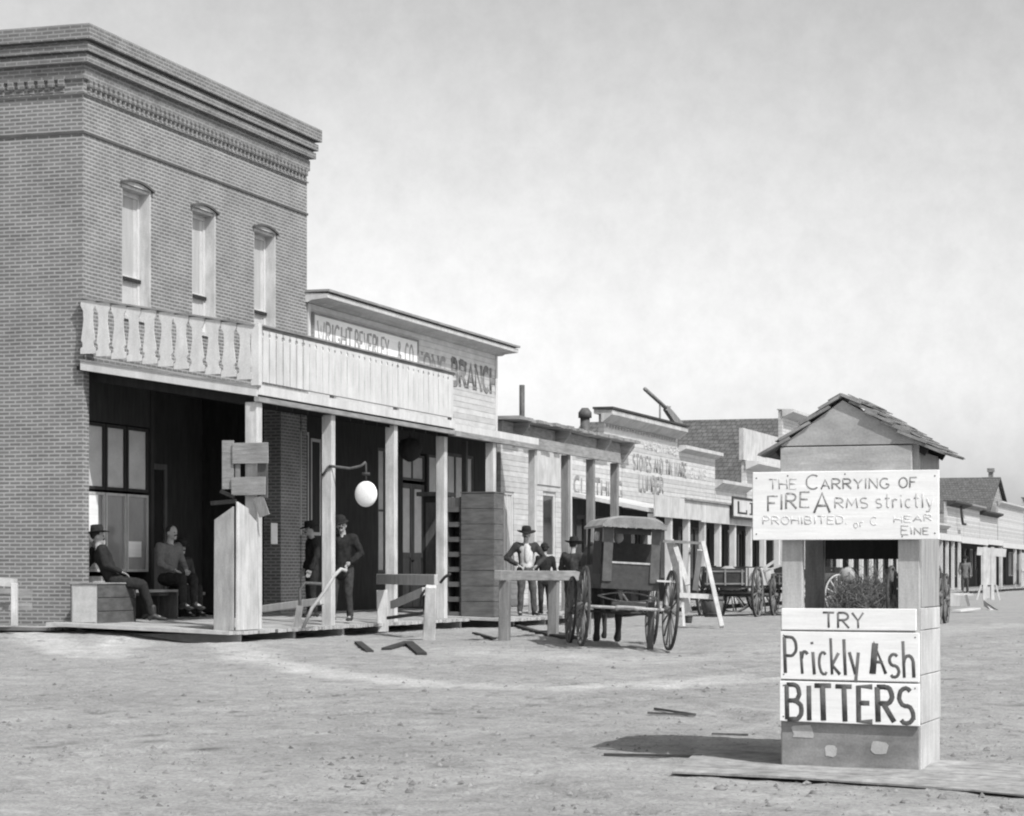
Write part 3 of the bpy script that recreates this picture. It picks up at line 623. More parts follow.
# awning over its far half
aw = MB(); aw.hexa([(.01, 26, 2.95), (2.2, 26, 2.50), (2.2, 31, 2.50), (.01, 31, 2.95)], [(.01, 26, 3.05), (2.2, 26, 2.6), (2.2, 31, 2.6), (.01, 31, 3.05)]); aw.build('awning', M_WHITE, Bc)
MB().box(.0, .05, 25.7, 26.0, .2, 4.1).build('corner_boards', M_WHITE, Bc)
MB().box(2.2, 2.24, 25.9, 31, 2.42, 2.95).build('fascia', M_OLDWH, Bc)
for s in (26.1, 27.85, 29.8): post(Bc, 2.1, s, .18, 2.49, .17, M_WHITE)
# ================================================================ HARDWARE STORE with stepped parapet
Bh = rthing('white_stepped_store', 'white wooden store with stepped parapet, rows of faded lettering and a framed LI sign', 'building', 0, 31.05)
a0, a1 = 31.05, 42.4; mid = 37.4
MB().box(-.15, 0, a0, a1, 2.8, 4.70).build('wall', M_SIDE, Bh)
wall_with_holes(-.15, 0, a0, a1, 0, 2.798, [(32, 33, .2, 2.4), (33.6, 36.5, .8, 2.4), (37.5, 38.5, .2, 2.4), (39, 41.6, .8, 2.4)]).build('shopfront', M_SHADEWALL, Bh)
MB().box(-.15, 0, 29.2, mid, 4.701, 5.22).box(-.15, 0, 29.2, a0, 4.61, 4.70).build('parapet', M_SIDE, Bh)
MB().box(-14, -.15, a0, a0 + .1, 0, 4.3).box(-14, -.15, a1 - .1, a1, 0, 4.6).box(-14, -13.9, a0, a1, 0, 4.3).build('side_walls', M_SIDE2, Bh)
MB().box(-14, -.2, a0 - .1, a1 + .05, 4.3, 4.38).build('roof', M_SHIN, Bh)
MB().prism([(0, 5.0), (.04, 5.0), (.30, 5.2), (.30, 5.32), (-.2, 5.34), (-.2, 5.222), (0, 5.222)], 'y', 28.9, mid + .1).build('cornice', M_OLDWH, Bh)
MB().box(-.22, .34, 28.85, mid + .14, 5.345, 5.40).build('cornice_cap', mat('tarred_cap', .06, .3), Bh)
MB().prism([(0, 4.62), (.03, 4.62), (.24, 4.72), (.24, 4.82), (-.2, 4.84), (-.2, 4.703), (0, 4.703)], 'y', mid + .11, a1 + .15).build('cornice', M_OLDWH, Bh)
for i in range(26): s = 29.4 + i * .3; MB().box(.002, .05, s, s + .09, 4.90, 4.98).build('dentil', M_LETG, Bh)
strokes(MB(), 'HARDWARE', S(644), 4.50, S(676) - S(644), .22, .03, .006, axis='y').build('lettering', M_FAINT, Bh)
strokes(MB(), 'STOVES AND TIN WARE', S(633), 3.90, S(686) - S(633), .38, .055, .006, axis='y').build('lettering', M_FADED, Bh)
strokes(MB(), 'GUNS', S(690), 3.92, S(706) - S(690), .30, .04, .006, axis='y').build('lettering', M_FAINT, Bh)
strokes(MB(), 'LUMBER', S(639), 3.32, S(663) - S(639), .42, .06, .006, axis='y').build('lettering', M_FADED, Bh)
for q in ((32, 33, .2, 2.4), (37.5, 38.5, .2, 2.4)): door(Bh, *q, 0, .1, M_MIDW, M_GLASSD)
for q in ((33.6, 36.5, .8, 2.4), (39, 41.6, .8, 2.4)): window(Bh, *q, 0, .1, M_MIDW, M_GLASSD, 3, 1)
MB().hexa([(.01, 31.02, 2.75), (2.2, 31.02, 2.50), (2.2, 42.4, 2.50), (.01, 42.4, 2.75)], [(.01, 31.02, 2.8), (2.2, 31.02, 2.56), (2.2, 42.4, 2.56), (.01, 42.4, 2.8)]).build('porch_roof', M_GREYH, Bh)
MB().box(2.2, 2.24, 31.02, 42.4, 2.38, 2.92).build('fascia', M_OLDWH, Bh)
MB().box(2.13, 2.30, 29.0, 42.4, 2.925, 2.98).build('trim', M_GREYH, Bh)
for s in (31.66, 33.55, 35.5, 37.7, 39.7, 41.9): post(Bh, 2.1, s, .18, 2.49, .17, M_WHITE if s != 31.66 else M_OLDWH)
# big wooden rifle on its pole
zr = lambda py: Zat(py, 33.5, -.3); sr = lambda px: S(px, -.3)
Rf = rthing('rifle_sign', 'giant wooden rifle trade sign tilted on a pole above the stepped parapet', 'sign', -.3, 33.5, 4.38)
Rf.location = P(-.3, 33.5, 4.38)
MB().tube([(-.3, sr(660), 4.385), (-.3, sr(660), zr(398))], .03, 8).build('pole', M_GREYW, Rf)
MB().tube([(-.3, sr(645), zr(386)), (-.3, sr(656), zr(393)), (-.3, sr(668), zr(401))], .06, 10).build('barrel', M_GREYW, Rf)
MB().prism([(sr(666), zr(397)), (sr(671), zr(401)), (sr(681), zr(411)), (sr(680), zr(419)), (sr(677), zr(418)), (sr(665), zr(402))], 'x', -.36, -.24).build('stock', M_GREYW, Rf)
MB().tube([(-.3, sr(668), zr(401)), (-.3, sr(670), zr(397))], .03, 6).build('hammer', M_GREYW, Rf)
# ================================================================ further stores
def simple_store(name, label, s0, s1, ztop, side=M_SIDE, roof='flat', body=None, cornice=.25, porch=None, pw=2.2, nopen=3, postm=None, trim=None, pn=None):
    r = rthing(name, label, 'building', 0, s0); body = body or ztop - .7; n = nopen; L_ = (s1 - s0); holes = []
    for i in range(n):
        c = s0 + L_ * (i + .5) / n; hw = L_ / n * .3
        holes.append((c - hw, c + hw, .25 if i % 2 == 0 else .8, 2.4))
    wall_with_holes(-.15, 0, s0, s1, 0, (porch or 2.6) + .3, holes).build('shopfront', M_SHADEWALL, r); MB().box(-.15, 0, s0, s1, (porch or 2.6) + .302, ztop).build('wall', side, r)
    for i, h in enumerate(holes):
        if i % 2 == 0: door(r, *h, 0, .1, M_MIDW, M_GLASSD)
        else: window(r, *h, 0, .1, M_WHITE, M_GLASSD, 2, 1)
    MB().box(-11, -.15, s0, s0 + .1, 0, body).box(-11, -.15, s1 - .1, s1, 0, body).box(-11, -10.9, s0, s1, 0, body).build('side_walls', M_SIDE2, r)
    if roof == 'flat': MB().box(-11, -.16, s0, s1, body, body + .08).build('roof', M_SHIN, r)
    else: gable(r, s0, s1, body, roof)
    MB().prism([(0.001, ztop - .25), (.03, ztop - .25), (cornice, ztop - .08), (cornice, ztop + .02), (-.2, ztop + .04), (-.2, ztop + .003), (0.001, ztop + .003)], 'y', s0 - .05, s1 + .1).build('cornice', trim or M_OLDWH, r)
    if porch:
        z = porch
        MB().hexa([(.01, s0, z + .35), (pw, s0, z), (pw, s1, z), (.01, s1, z + .35)], [(.01, s0, z + .42), (pw, s0, z + .07), (pw, s1, z + .07), (.01, s1, z + .42)]).build('porch_roof', M_GREYH, r)
        MB().box(pw + .002, pw + .04, s0, s1, z - .06, z + .24).build('fascia', M_WHITE, r)
        k = pn or max(2, int(L_ / 2.1))
        for i in range(k): post(r, pw - .12, s0 + .1 + (L_ - .2) * i / (k - (0 if k > 2 else 1) or 1), .18, z - .003, .15, postm or M_WHITE)
    return r
def gable(r, s0, s1, ze, zr_, w0=-9.2, w1=-.7, ov=.3, rm=None):
    sm = (s0 + s1) / 2; t = .1; k = (zr_ - ze) / (sm - s0)
    MB().prism([(s0 - ov, ze - k * ov), (sm, zr_), (s1 + ov, ze - k * ov), (s1 + ov, ze - k * ov + t), (sm, zr_ + t), (s0 - ov, ze - k * ov + t)], 'x', w0, w1).build('roof', rm or M_SHIN, r)
    MB().prism([(s0 + .05, ze - .02), (s1 - .05, ze - .02), (sm, zr_ - .06)], 'x', w1 - .35, w1 - .25).build('gable', M_SIDE2, r)
Bl = simple_store('low_white_store', 'low white store with flat cornice, squeezed between the stepped store and the tall-fronted one', 42.45, 47.0, 3.95, porch=2.42, pw=2.2)
e = S(733, 2.34); e2 = e + 5.0
sgn = MB().box(2.31, 2.34, e, e2, 2.62, 3.12).build('sign', M_WHITE, Bh)
MB().box(2.31, 2.36, e - .06, e, 2.56, 3.18).box(2.31, 2.36, e, e2, 3.12, 3.18).box(2.31, 2.36, e, e2, 2.56, 2.62).build('sign_frame', M_PAINT, sgn)
sl_ = S(737.5, 2.34); si_ = S(751, 2.34)
MB().box(2.341, 2.346, sl_, sl_ + .24, 2.70, 3.06).box(2.341, 2.346, sl_ + .24, sl_ + 1.15, 2.70, 2.755).box(2.341, 2.346, sl_ + 1.15, sl_ + 1.3, 2.70, 2.83).build('lettering', M_PAINT, sgn)
MB().box(2.341, 2.346, si_, si_ + .24, 2.70, 3.06).box(2.341, 2.346, si_ - .2, si_ - .003, 3.02, 3.06).box(2.341, 2.346, si_ - .2, si_ - .003, 2.70, 2.74).build('lettering', M_PAINT, sgn)
B7 = simple_store('tall_front_store', 'narrow store whose pale upper front rises above a projecting cornice', 47.05, 53.2, 4.75, porch=2.42, body=3.6, trim=M_WHITE, cornice=.45)
MB().box(-.15, -.002, S(743.5), 53.2, 4.80, Zat(428, S(744))).build('upper_front', M_OLDWH, B7)
B6 = simple_store('gabled_hall', 'large hall with broad grey shingle roof behind the white false fronts', 53.3, 65, 6.9, roof=6.88, body=4.1, porch=2.6, trim=M_OLDWH, cornice=.4, side=M_SIDE, nopen=5)
simple_store('plain_white_store', 'plain white store hidden mostly behind the sign box, with a row of white porch posts', 65.1, 76, 4.4, porch=2.6, nopen=5)
simple_store('weathered_store', 'weathered grey store glimpsed through the opening of the sign box', 76.1, 87, 4.6, porch=2.6, side=M_SIDE2, nopen=5)
simple_store('grey_front_store', 'grey board store just behind the right post of the sign box', 87.1, 98.4, 3.6, porch=2.55, side=M_SIDE2, nopen=4, pn=2)
simple_store('small_white_store', 'small white store with a hanging hook sign and dark cornice, right of the sign box', 98.5, 105.8, 4.9, porch=2.6, cornice=.5, trim=mat('tarred_cap', .06), postm=M_OLDWH, pn=2)
simple_store('pale_white_store', 'small pale store under the dark roof ridge, between two white fronts', 105.9, 113.5, 4.95, porch=2.5, cornice=.4, trim=M_GREYH, pn=2)
simple_store('squat_white_store', 'squat white store with black cornice near the far end of the street', 113.6, 123, 4.75, porch=2.5, cornice=.4, trim=mat('tarred_cap', .06), pn=3)
Bg = simple_store('far_gabled_house', 'tall grey-roofed house with a chimney at the far end of the street', 123.5, 139.5, 5.6, roof=7.35, body=4.3, porch=2.6)
MB().box(-1.5, -1.2, 131.3, 131.6, 7.0, 7.8).box(-1.58, -1.12, 131.2, 131.7, 7.8, 8.05).build('chimney', M_BRICK, Bg)
simple_store('end_store', 'white store closing the row at the right edge of the picture', 139.8, 156, 6.3, porch=2.6, cornice=.5, trim=mat('tarred_cap', .06))
hk = rthing('hook_sign', 'dark bent iron sign bracket on the small white store right of the sign box', 'sign', .1, S(958, .3), 3.6)
zz = 1 + (573 - 505) / F * P(.3, S(958, .3)).y
s_ = S(962, .3); MB().tube([(.05, s_, zz), (.25, s_, zz), (.3, s_, zz - .7), (.3, s_ + .4, zz - 1.0), (.3, s_ + 1.6, zz - 1.0)], .07, 8).build('hook', M_IRON, hk)
M_SCRAPSHADE = mat('scrap_and_shadow_dark', .055, .4, .9, (9, 9, 9), .6, .2)  # near-black for the pieces laid as ground shadows
# ================================================================ SIGN BOX / WELL HOUSE WITH THE FIREARMS NOTICE
KL = G(782, 768); kz0 = KL.z; KR = math.radians(-1.5) - AL
K = thing('notice_kiosk', 'tall wooden well house with shingled gable and white painted notice boards in the street', 'kiosk', KL, KR)
def kx(px): return (px - 782) / 138 * 1.056
def kz(py): return (768 - py) / 130.0
D_ = .9; X1 = 1.056
TY = lambda a, b_, c, d, e, f: MB().box(a, b_, c, d, e, f)
KB = .004
TY(0, .16, 0, .07, 1.20, 2.5).build('post', M_LIGHTW, K, KB); TY(X1 - .16, X1, 0, .07, 1.20, 2.5).build('post', M_LIGHTW, K, KB)
TY(0, .15, D_ - .07, D_, 0, 2.5).build('post', M_GREYW, K, KB); TY(X1 - .1, X1, D_ - .07, D_, 0, 2.5).build('post', M_GREYW, K, KB)
TY(.16, X1 - .1, D_ - .05, D_ - .02, kz(552) - .05, 2.5).build('back_panel', M_DARKW, K)
TY(0, X1, -.012, .012, 0, kz(719)).build('skirt_panel', mat('grey_skirt_board', .26, .25, .9, (3, 3, 9), .5, .35), K, KB)
pat = mat('pasted_paper', .45, .15, .9, (6, 6, 6), .2, .2)
for (x0, x1, y0, y1) in ((792, 816, 724, 738), (872, 890, 738, 752), (826, 838, 744, 756)):
    cx_, cz_ = (kx(x0) + kx(x1)) / 2, (kz(y0) + kz(y1)) / 2; rx, rz_ = (kx(x1) - kx(x0)) / 2, (kz(y0) - kz(y1)) / 2
    MB().prism([(cx_ + rx * random.uniform(.75, 1.1) * math.copysign(abs(math.cos(a)) ** .5, math.cos(a)), cz_ + rz_ * random.uniform(.75, 1.1) * math.copysign(abs(math.sin(a)) ** .5, math.sin(a))) for a in [k * math.pi / 6 + .2 for k in range(12)]], 'y', -.0155, -.0125).build('torn_bill', pat, K)
def board(name, x0, x1, ylo, yhi, y0, y1, m_, dz=(0, 0, 0, 0)):
    mb = MB(); zl, zh = kz(ylo), kz(yhi)
    mb.hexa([(x0, y0, zl + dz[0]), (x1, y0, zl + dz[1]), (x1, y1, zl + dz[1]), (x0, y1, zl + dz[0])], [(x0, y0, zh + dz[2]), (x1, y0, zh + dz[3]), (x1, y1, zh + dz[3]), (x0, y1, zh + dz[2])])
    return mb.build(name, m_, K, .004)
b3 = board('sign_board', kx(781), kx(921.5), 720.5, 680.5, -.050, -.022, M_WHITEB, (0, -.02, 0, -.01))
b2_ = board('sign_board', kx(781.5), kx(921), 678.5, 631, -.044, -.018, M_WHITEB, (0, -.01, 0, -.005))
b1 = board('sign_board', kx(782.5), kx(918), 629.5, 608, -.041, -.016, M_WHITEB, (0, 0, 0, 0))
TY(.0, X1, -.012, .012, kz(719) + .002, kz(610)).build('front_panel', M_LIGHTW, K)
mp_ = mat('brown_black_sign_paint', .10, .35, .85, (18, 18, 18), .1)
strokes(MB(), 'TRY', kx(825), kz(627), kx(866) - kx(825), .115, .0085, -.0420, slant=-.02).build('lettering', mat('thin_sign_paint', .16, .4), b1)
strokes(MB(), 'Prickly', kx(787), kz(672.5), kx(862) - kx(787), .275, .0125, -.0450, slant=-.06, slope=-.02).tube([(kx(888) , -.045, kz(672)), (kx(876), -.045, kz(641)), (kx(873), -.045, kz(672))], .0125, 8, rf=.002, flat=(0, 1, 0)).tube([(kx(876), -.0455, kz(660)), (kx(885), -.0455, kz(661))], .011, 8, rf=.002, flat=(0, 1, 0)).build('lettering', mat('sign_paint_thin', .12, .4), b2_)
strokes(MB(), 'BITTERS', kx(789), kz(718.5), kx(916) - kx(789), .265, .0195, -.0510, slant=-.03, slope=-.014).build('lettering', mp_, b3)
# bold left leg of the A painted thick, like the original
strokes(MB(), 'sh', kx(892), kz(675.5), kx(916) - kx(892), .275, .0125, -.0450, slant=-.06).build('lettering', mat('sign_paint_thin', .12, .4), b2_)
MB().tube([(kx(875), -.0460, kz(672)), (kx(877.5), -.0460, kz(642))], .024, 8, rf=.002, flat=(0, 1, 0)).build('lettering', mp_, b2_)
# side boards (street side)
z = 0
for h in (.36, .37, .34, .17): TY(X1 - .012, X1 + .014 + random.uniform(0, .006), .015, D_ + random.uniform(-.02, .01), z, z + h - .006).build('side_board', M_OLDWH if z < 1.2 else M_WHITE, K, KB); z += h
TY(X1 - .014, X1 + .010, .072, D_ - .02, z, 2.42).build('side_board', mat('grey_side_board', .32, .25, .9, (3, 12, 3)), K, KB)
z = 0
for h in (.30, .31, .30, .28): TY(-.012, .012, .015, D_, z, z + h - .006).build('side_board', M_LIGHTW, K, KB); z += h
# upper frieze board, gable and the big notice board
fr_ = TY(0, kx(914), -.060, -.004, kz(474), kz(447.5)).build('frieze_board', mat('grey_frieze_board', .40, .2, .9, (2.5, 2.5, 14), .5, .2), K, KB)
apx, apz = kx(845), kz(398)
MB().prism([(0, kz(446)), (kx(925), kz(446)), (apx, apz - .03)], 'y', -.052, -.006).build('gable', mat('gable_board', .41, .18, .9, (2.5, 2.5, 6), .4, .35), K)
MB().prism([(0, 2.46), (X1, 2.46), (apx, apz - .04)], 'y', D_ - .03, D_ - .005).build('gable', M_GREYH, K)
nb = board('notice_board', kx(754), kx(941), 540, 472, -.075, -.046, M_WHITEB, (0, .0, 0, .0))
lt = mat('pencil_grey_paint', .30, .5, .9, (30, 30, 30), .1); lt2 = mat('weathered_sign_paint', .60, .35, .9, (30, 30, 30), .1); yy = -.0762
strokes(MB(), 'THE', kx(771), kz(489), kx(799) - kx(771), .075, .005, yy).build('lettering', mat('faded_sign_paint', .42, .4), nb)
strokes(MB(), 'CARRYING', kx(809), kz(489.5), kx(892) - kx(809), .075, .0065, yy, sizes=[1.45, .95, 1, 1, 1, 1, 1, 1]).build('lettering', lt, nb)
strokes(MB(), 'OF', kx(902), kz(489), kx(919) - kx(902), .075, .006, yy).build('lettering', lt, nb)
strokes(MB(), 'FIRE', kx(770), kz(511), kx(812) - kx(770), .115, .0085, yy, slope=.12).build('lettering', lt, nb)
strokes(MB(), 'A', kx(817), kz(513), kx(833) - kx(817), .15, .0105, yy).build('lettering', lt, nb)
strokes(MB(), 'RMS', kx(838), kz(508.5), kx(871) - kx(838), .075, .0065, yy).build('lettering', mat('faded_sign_paint', .42, .4), nb)
strokes(MB(), 'strictly', kx(879), kz(508.5), kx(935) - kx(879), .105, .006, yy).build('lettering', mat('faded_sign_paint', .42, .4), nb)
strokes(MB(), 'PROHIBITED.', kx(765), kz(524), kx(850) - kx(765), .058, .0045, yy).build('lettering', lt2, nb)
strokes(MB(), 'or C', kx(857), kz(528), kx(880) - kx(857), .06, .0035, yy, slope=.15).build('lettering', lt2, nb)
strokes(MB(), 'HEAR', kx(897), kz(523), kx(934) - kx(897), .045, .0045, yy, slope=.05).build('lettering', lt2, nb)
strokes(MB(), 'EINE', kx(904), kz(535), kx(931) - kx(904), .055, .005, yy, sizes=[1.2, 1, .9, .9]).build('lettering', mat('faded_sign_paint', .42, .4), nb)
for bd, y_, pts in ((nb, -.0755, ((758, 478), (758, 534), (937, 478), (937, 534), (848, 475), (790, 476), (905, 537))), (b3, -.0505, ((785, 685), (785, 716), (917, 686), (917, 716))), (b2_, -.0445, ((785, 635), (785, 674), (917, 636), (917, 673)))):
    for (a_, b_) in pts: MB().ell((kx(a_), y_, kz(b_)), (.006, .003, .006), 8, 5).build('nail_head', M_IRON, bd)
# lapped roof boards
R0, R1 = -.085, D_ + .03
def slope_pt(side, t):      # t along the slope from the apex
    if side < 0: e = (kx(764), kz(457))
    else: e = (kx(942), kz(458))
    a = (apx, kz(397)); return Vector((a[0] + (e[0] - a[0]) * t, 0, a[1] + (e[1] - a[1]) * t))
for side, n in ((-1, 4), (1, 6)):
    for i in range(n):
        t0, t1 = i / n - (.085 if i else .01), (i + 1) / n + .015; a = slope_pt(side, max(t0, -.015)); b_ = slope_pt(side, t1)
        nrm = (b_ - a).normalized(); nrm = Vector((-nrm.z * side, 0, nrm.x * side)); nrm = nrm if nrm.z > 0 else -nrm
        lift0 = -.022 + (0 if i else .012) ; lift1 = .012 + random.uniform(0, .010); th = .022
        f0 = R0 + random.uniform(-.01, .006); f1 = R1 + random.uniform(-.02, .03)
        lo = [a + nrm * lift0, b_ + nrm * lift1]
        pts = []
        for y in (f0, f1): pts += [lo[0] + Vector((0, y, 0)), lo[1] + Vector((0, y, 0)), lo[1] + nrm * th + Vector((0, y, 0)), lo[0] + nrm * th + Vector((0, y, 0))]
        MB().add(pts, [(0, 1, 2, 3), (7, 6, 5, 4), (0, 4, 5, 1), (1, 5, 6, 2), (2, 6, 7, 3), (3, 7, 4, 0)]).build('roof_board', M_GREYH if (i + side) % 2 else M_GREYW, K)
for side in (-1, 1):   # splintered shingle layer on top
    for i in range(9):
        t0 = i / 9 + random.uniform(0, .02); t1 = t0 + random.uniform(.12, .19); a = slope_pt(side, t0); b_ = slope_pt(side, min(t1, 1.03)); d = (b_ - a).normalized(); nrm = Vector((abs(d.z), 0, abs(d.x)))
        nrm.x *= side
        y = R0 + .01 + random.uniform(0, .10); ww = random.uniform(.28, .5)
        while y < R1 - .05:
            l = random.uniform(.010, .022); y2 = min(y + random.uniform(.10, .17), R1)
            q = [a + nrm * (l), b_ + nrm * (l + .016)]
            pts = []
            for yv in (y, y2 - .006): pts += [q[0] + Vector((0, yv, 0)), q[1] + Vector((0, yv, 0)), q[1] + nrm * .006 + Vector((0, yv, 0)), q[0] + nrm * .006 + Vector((0, yv, 0))]
            y = y2
            if 'SH' not in globals(): SH = MB()
            SH.add(pts, [(0, 1, 2, 3), (7, 6, 5, 4), (0, 4, 5, 1), (1, 5, 6, 2), (2, 6, 7, 3), (3, 7, 4, 0)])
tag(SH.build('shingles', M_GREYW, K), None, None)
for side in (-1, 1):
    a = slope_pt(side, .02); b_ = slope_pt(side, .84)
    for y in (.03, D_ - .05): MB().bar(a + Vector((0, y, -.055)), b_ + Vector((0, y, -.05)), .05, .05, up=(0, 1, 0)).build('rafter', M_DARKW, K)
# windlass drum inside
MB().tube([(0.02, .45, 1.42), (X1 - .02, .45, 1.42)], .05, 10).build('windlass', M_MIDW, K) if False else None
# low platform round its foot
pl = [G(672, 775), G(800, 781), G(985, 794), G(1060, 803)]; pr_ = [G(700, 752), G(800, 757), G(960, 764), G(1080, 772)]
PF = thing('low_platform', 'low weathered plank platform around the foot of the sign box', 'platform', pl[0]); PFo = Vector(pl[0])
def lerp(a, b_, t): return a + (b_ - a) * t
def path(P_, t):
    t *= len(P_) - 1; i = min(int(t), len(P_) - 2); return lerp(P_[i], P_[i + 1], t - i)
for j, (u0, u1) in enumerate(((0, .245), (.255, .50), (.51, .745), (.755, 1))):
    mb = MB(); n = 14
    for i in range(n):
        t0, t1 = i / n, (i + 1) / n
        c = [lerp(path(pl, t0), path(pr_, t0), u0), lerp(path(pl, t1), path(pr_, t1), u0), lerp(path(pl, t1), path(pr_, t1), u1), lerp(path(pl, t0), path(pr_, t0), u1)]
        zt_ = .026
        lo = [q - PFo + Vector((0, 0, .012)) for q in c]; hi = [q - PFo + Vector((0, 0, zt_ + (.006 * mn.noise(q * 2)))) for q in c]
        mb.hexa(lo, hi)
    mb.build('plank', mat('dusty_plank', .33, .35, .95, (7, 7, 7), .8, .35), PF)
# ================================================================ BOXED POST WITH CUT BOARD
bz = .18
BP = rthing('boxed_post', 'tall boxed wooden post of pale planks with slanting tops, at the near porch corner', 'post', 2.6, -.9, bz)
BP.location = P(2.6, -.9, bz)
MB().hexa([(2.56, -.92, bz), (2.87, -.92, bz), (2.87, -.88, bz), (2.56, -.88, bz)], [(2.57, -.92, 1.76), (2.865, -.92, 1.95), (2.865, -.88, 1.95), (2.57, -.88, 1.76)]).build('plank', mat('grey_box_plank', .33, .25, .9, (12, 12, 2), .5, .2), BP, .004)
MB().hexa([(2.90, -.92, bz), (2.93, -.92, bz), (2.93, -.50, bz), (2.90, -.50, bz)], [(2.90, -.90, 2.02), (2.93, -.90, 2.02), (2.93, -.52, 1.93), (2.90, -.52, 1.93)]).build('plank', M_POST, BP, .004)
MB().hexa([(2.89, -.48, bz), (2.92, -.48, bz), (2.92, -.14, bz), (2.89, -.14, bz)], [(2.89, -.49, 1.87), (2.92, -.49, 1.87), (2.92, -.20, 1.74), (2.89, -.20, 1.74)]).build('plank', M_OLDWH, BP, .004)
MB().hexa([(2.60, -.12, bz), (2.9, -.12, bz), (2.9, -.08, bz), (2.60, -.08, bz)], [(2.62, -.2, 1.7), (2.9, -.2, 1.78), (2.9, -.16, 1.78), (2.62, -.16, 1.7)]).build('plank', M_GREYW, BP)
NB = rthing('cut_notice_board', 'weathered board with two openings nailed across the near porch post', 'board', 2.6, -.12, 2.2); NB.location = P(2.6, -.12, 2.2)
def nbx(px): return 2.75 + (px - 250) / 65.0
nz_ = lambda py: 1 + (573 - py) / F * P(2.75, -.12).y
def nbd(x0, x1, y0, y1, d, name='board', m_=M_GREYH): return MB().box(nbx(x0), nbx(x1), -.125 - d, -.10 - d, nz_(y1), nz_(y0)).jitter(.004).build(name, m_, NB, .003)
nbd(222.5, 234.5, 440, 489, .0); nbd(234, 271, 443, 463.5, .03); nbd(233, 268, 477, 495, .03); 
nbd(258, 269, 462, 498, -.028, 'batten', M_MIDW)
nbd(236, 241, 461, 480, .0, 'batten', M_GREYW)
MB().bar((nbx(222), -.15, nz_(491)), (nbx(236), -.15, nz_(497)), .05, .05).build('arm', M_DARKW, NB)
MB().bar((nbx(212), -.15, nz_(503)), (nbx(238), -.15, nz_(501)), .05, .06).build('arm', M_DARKW, NB)
MB().bar((nbx(260), -.13, nz_(497)), (nbx(266), -.10, nz_(516)), .16, .03, up=(0, 1, 0)).build('arm', M_GREYW, NB)
# ================================================================ HANGING GLOBE SIGN ON AN IRON ARM, DARK LANTERN
HS = rthing('hanging_globe', 'round white sign hanging from an iron arm beside the second porch post', 'sign', 2.85, 3.0, 2.7); HS.location = P(2.75, 2.98, 2.7); OFF[HS.name] = Vector((2.75, 2.98, 2.7))
pw_ = P(2.75, 2.98); Dh = pw_.y
def hp(px, py, dy=0): q = W(px, Dh + dy, 1 + (573 - py) / F * (Dh + dy)); r_ = row(q.x, q.y); return (r_[0], r_[1], q.z)
MB().tube([hp(329, 466, -.12), hp(338, 467, -.12), hp(350, 468.5, -.12), hp(361, 466, -.12), hp(366, 462, -.12)], .022, 8).build('arm', M_MIDW, HS)
MB().tube([hp(322, 476, -.12), hp(329, 466, -.12)], .02, 6).build('brace', M_IRON, HS)
MB().tube([hp(366, 463, -.12), hp(366, 483, -.12)], .015, 6).tube([hp(362, 474, -.12), hp(370, 474, -.12)], .03, 6).build('hook', M_IRON, HS)
c = hp(366, 494, -.12); g = MB(); g.ell(c, (.19, .07, .205), 20, 12); g.build('disc', M_GLOBE, HS)
DL = rthing('porch_lantern', 'dark round lantern hanging under the porch roof before the tall door', 'lantern', 1.6, 10.0, 3.5)
def lp(px, py, w_): s_ = S(px, w_); return (w_, s_, Zat(py, s_, w_))
c = lp(410, 449, 1.6); DL.location = P(*c); OFF[DL.name] = Vector(c)
MB().lathe([(.03, .22), (.18, .16), (.235, .02), (.17, -.16), (.04, -.24)], 16, c).build('lamp_body', M_DARKW, DL)
MB().tube([(c[0], c[1], c[2] + .2), (c[0], c[1], 3.75)], .012, 6).build('hanger', M_IRON, DL)
# small white notice on the dark wall
q = (-.0, S(274, .02), 0); SN = rthing('paper_notice', 'small upright white paper tacked to the brick pier behind the porch', 'notice', .0, S(274, .02), 2.0)
zq = lambda py, s_=S(274, .02): Zat(py, s_, .02)
SN.location = P(.005, S(274, .02), zq(536)); OFF[SN.name] = Vector((.005, S(274, .02), zq(536)))
MB().box(.006, .012, S(271, .01), S(277.5, .01), zq(544), zq(523)).build('sheet', M_WHITEB, SN)
# ================================================================ CRATES, RACK, TABLE
CR = thing('wooden_crate', 'large planked wooden crate at the brick corner with a pale papered end', 'crate', P(.08, -.56, .235), -AL)
OFF[CR.name] = Vector((0, 0, 0)); cm = mat('crate_wood', .10, .3, .9, (4, 4, 14), .5, .25); L_, H_ = 1.22, .60
for i in range(3):
    z0 = i * .2 + .003; MB().box(.44, .462, .0, L_, z0, z0 + .192).build('side_board', cm, CR, .004); MB().box(0, .022, .0, L_, z0, z0 + .192).build('side_board', cm, CR, .004)
MB().box(.023, .439, .004, .026, .003, H_ - .005).build('end_panel', M_LIGHTW, CR); MB().box(.023, .439, L_ - .03, L_ - .004, .003, H_ - .005).build('end_panel', M_LIGHTW, CR)
MB().box(.04, .42, -.004, .003, .04, .56).build('end_label', mat('pale_paper_label', .45, .15), CR)
MB().box(-.012, .475, -.012, L_ + .012, H_, H_ + .022).build('lid', M_GREYH, CR, .004)
def planked(name, label, px0, px1, py0, py1, w_, dep, m_, rows=8, zb=.22, cat='crate'):
    s_ = S(px0, w_); a = P(w_, s_); wid = (px1 - px0) / F * a.y / .95; z1 = Zat(py0, s_, w_)
    r = thing(name, label, cat, P(w_, s_, zb), -AL); h = (z1 - zb) / rows
    return r, wid, h, z1 - zb
r, wid, h, H2 = planked('tall_planked_crate', 'tall grey planked crate standing at the porch edge, right of the slatted rack', 461, 494, 493, 612, 2.64, .5, M_GREYH, zb=.185)
gp = mat('crate_plank', .12, .3, .9, (3, 3, 16), .5, .25)
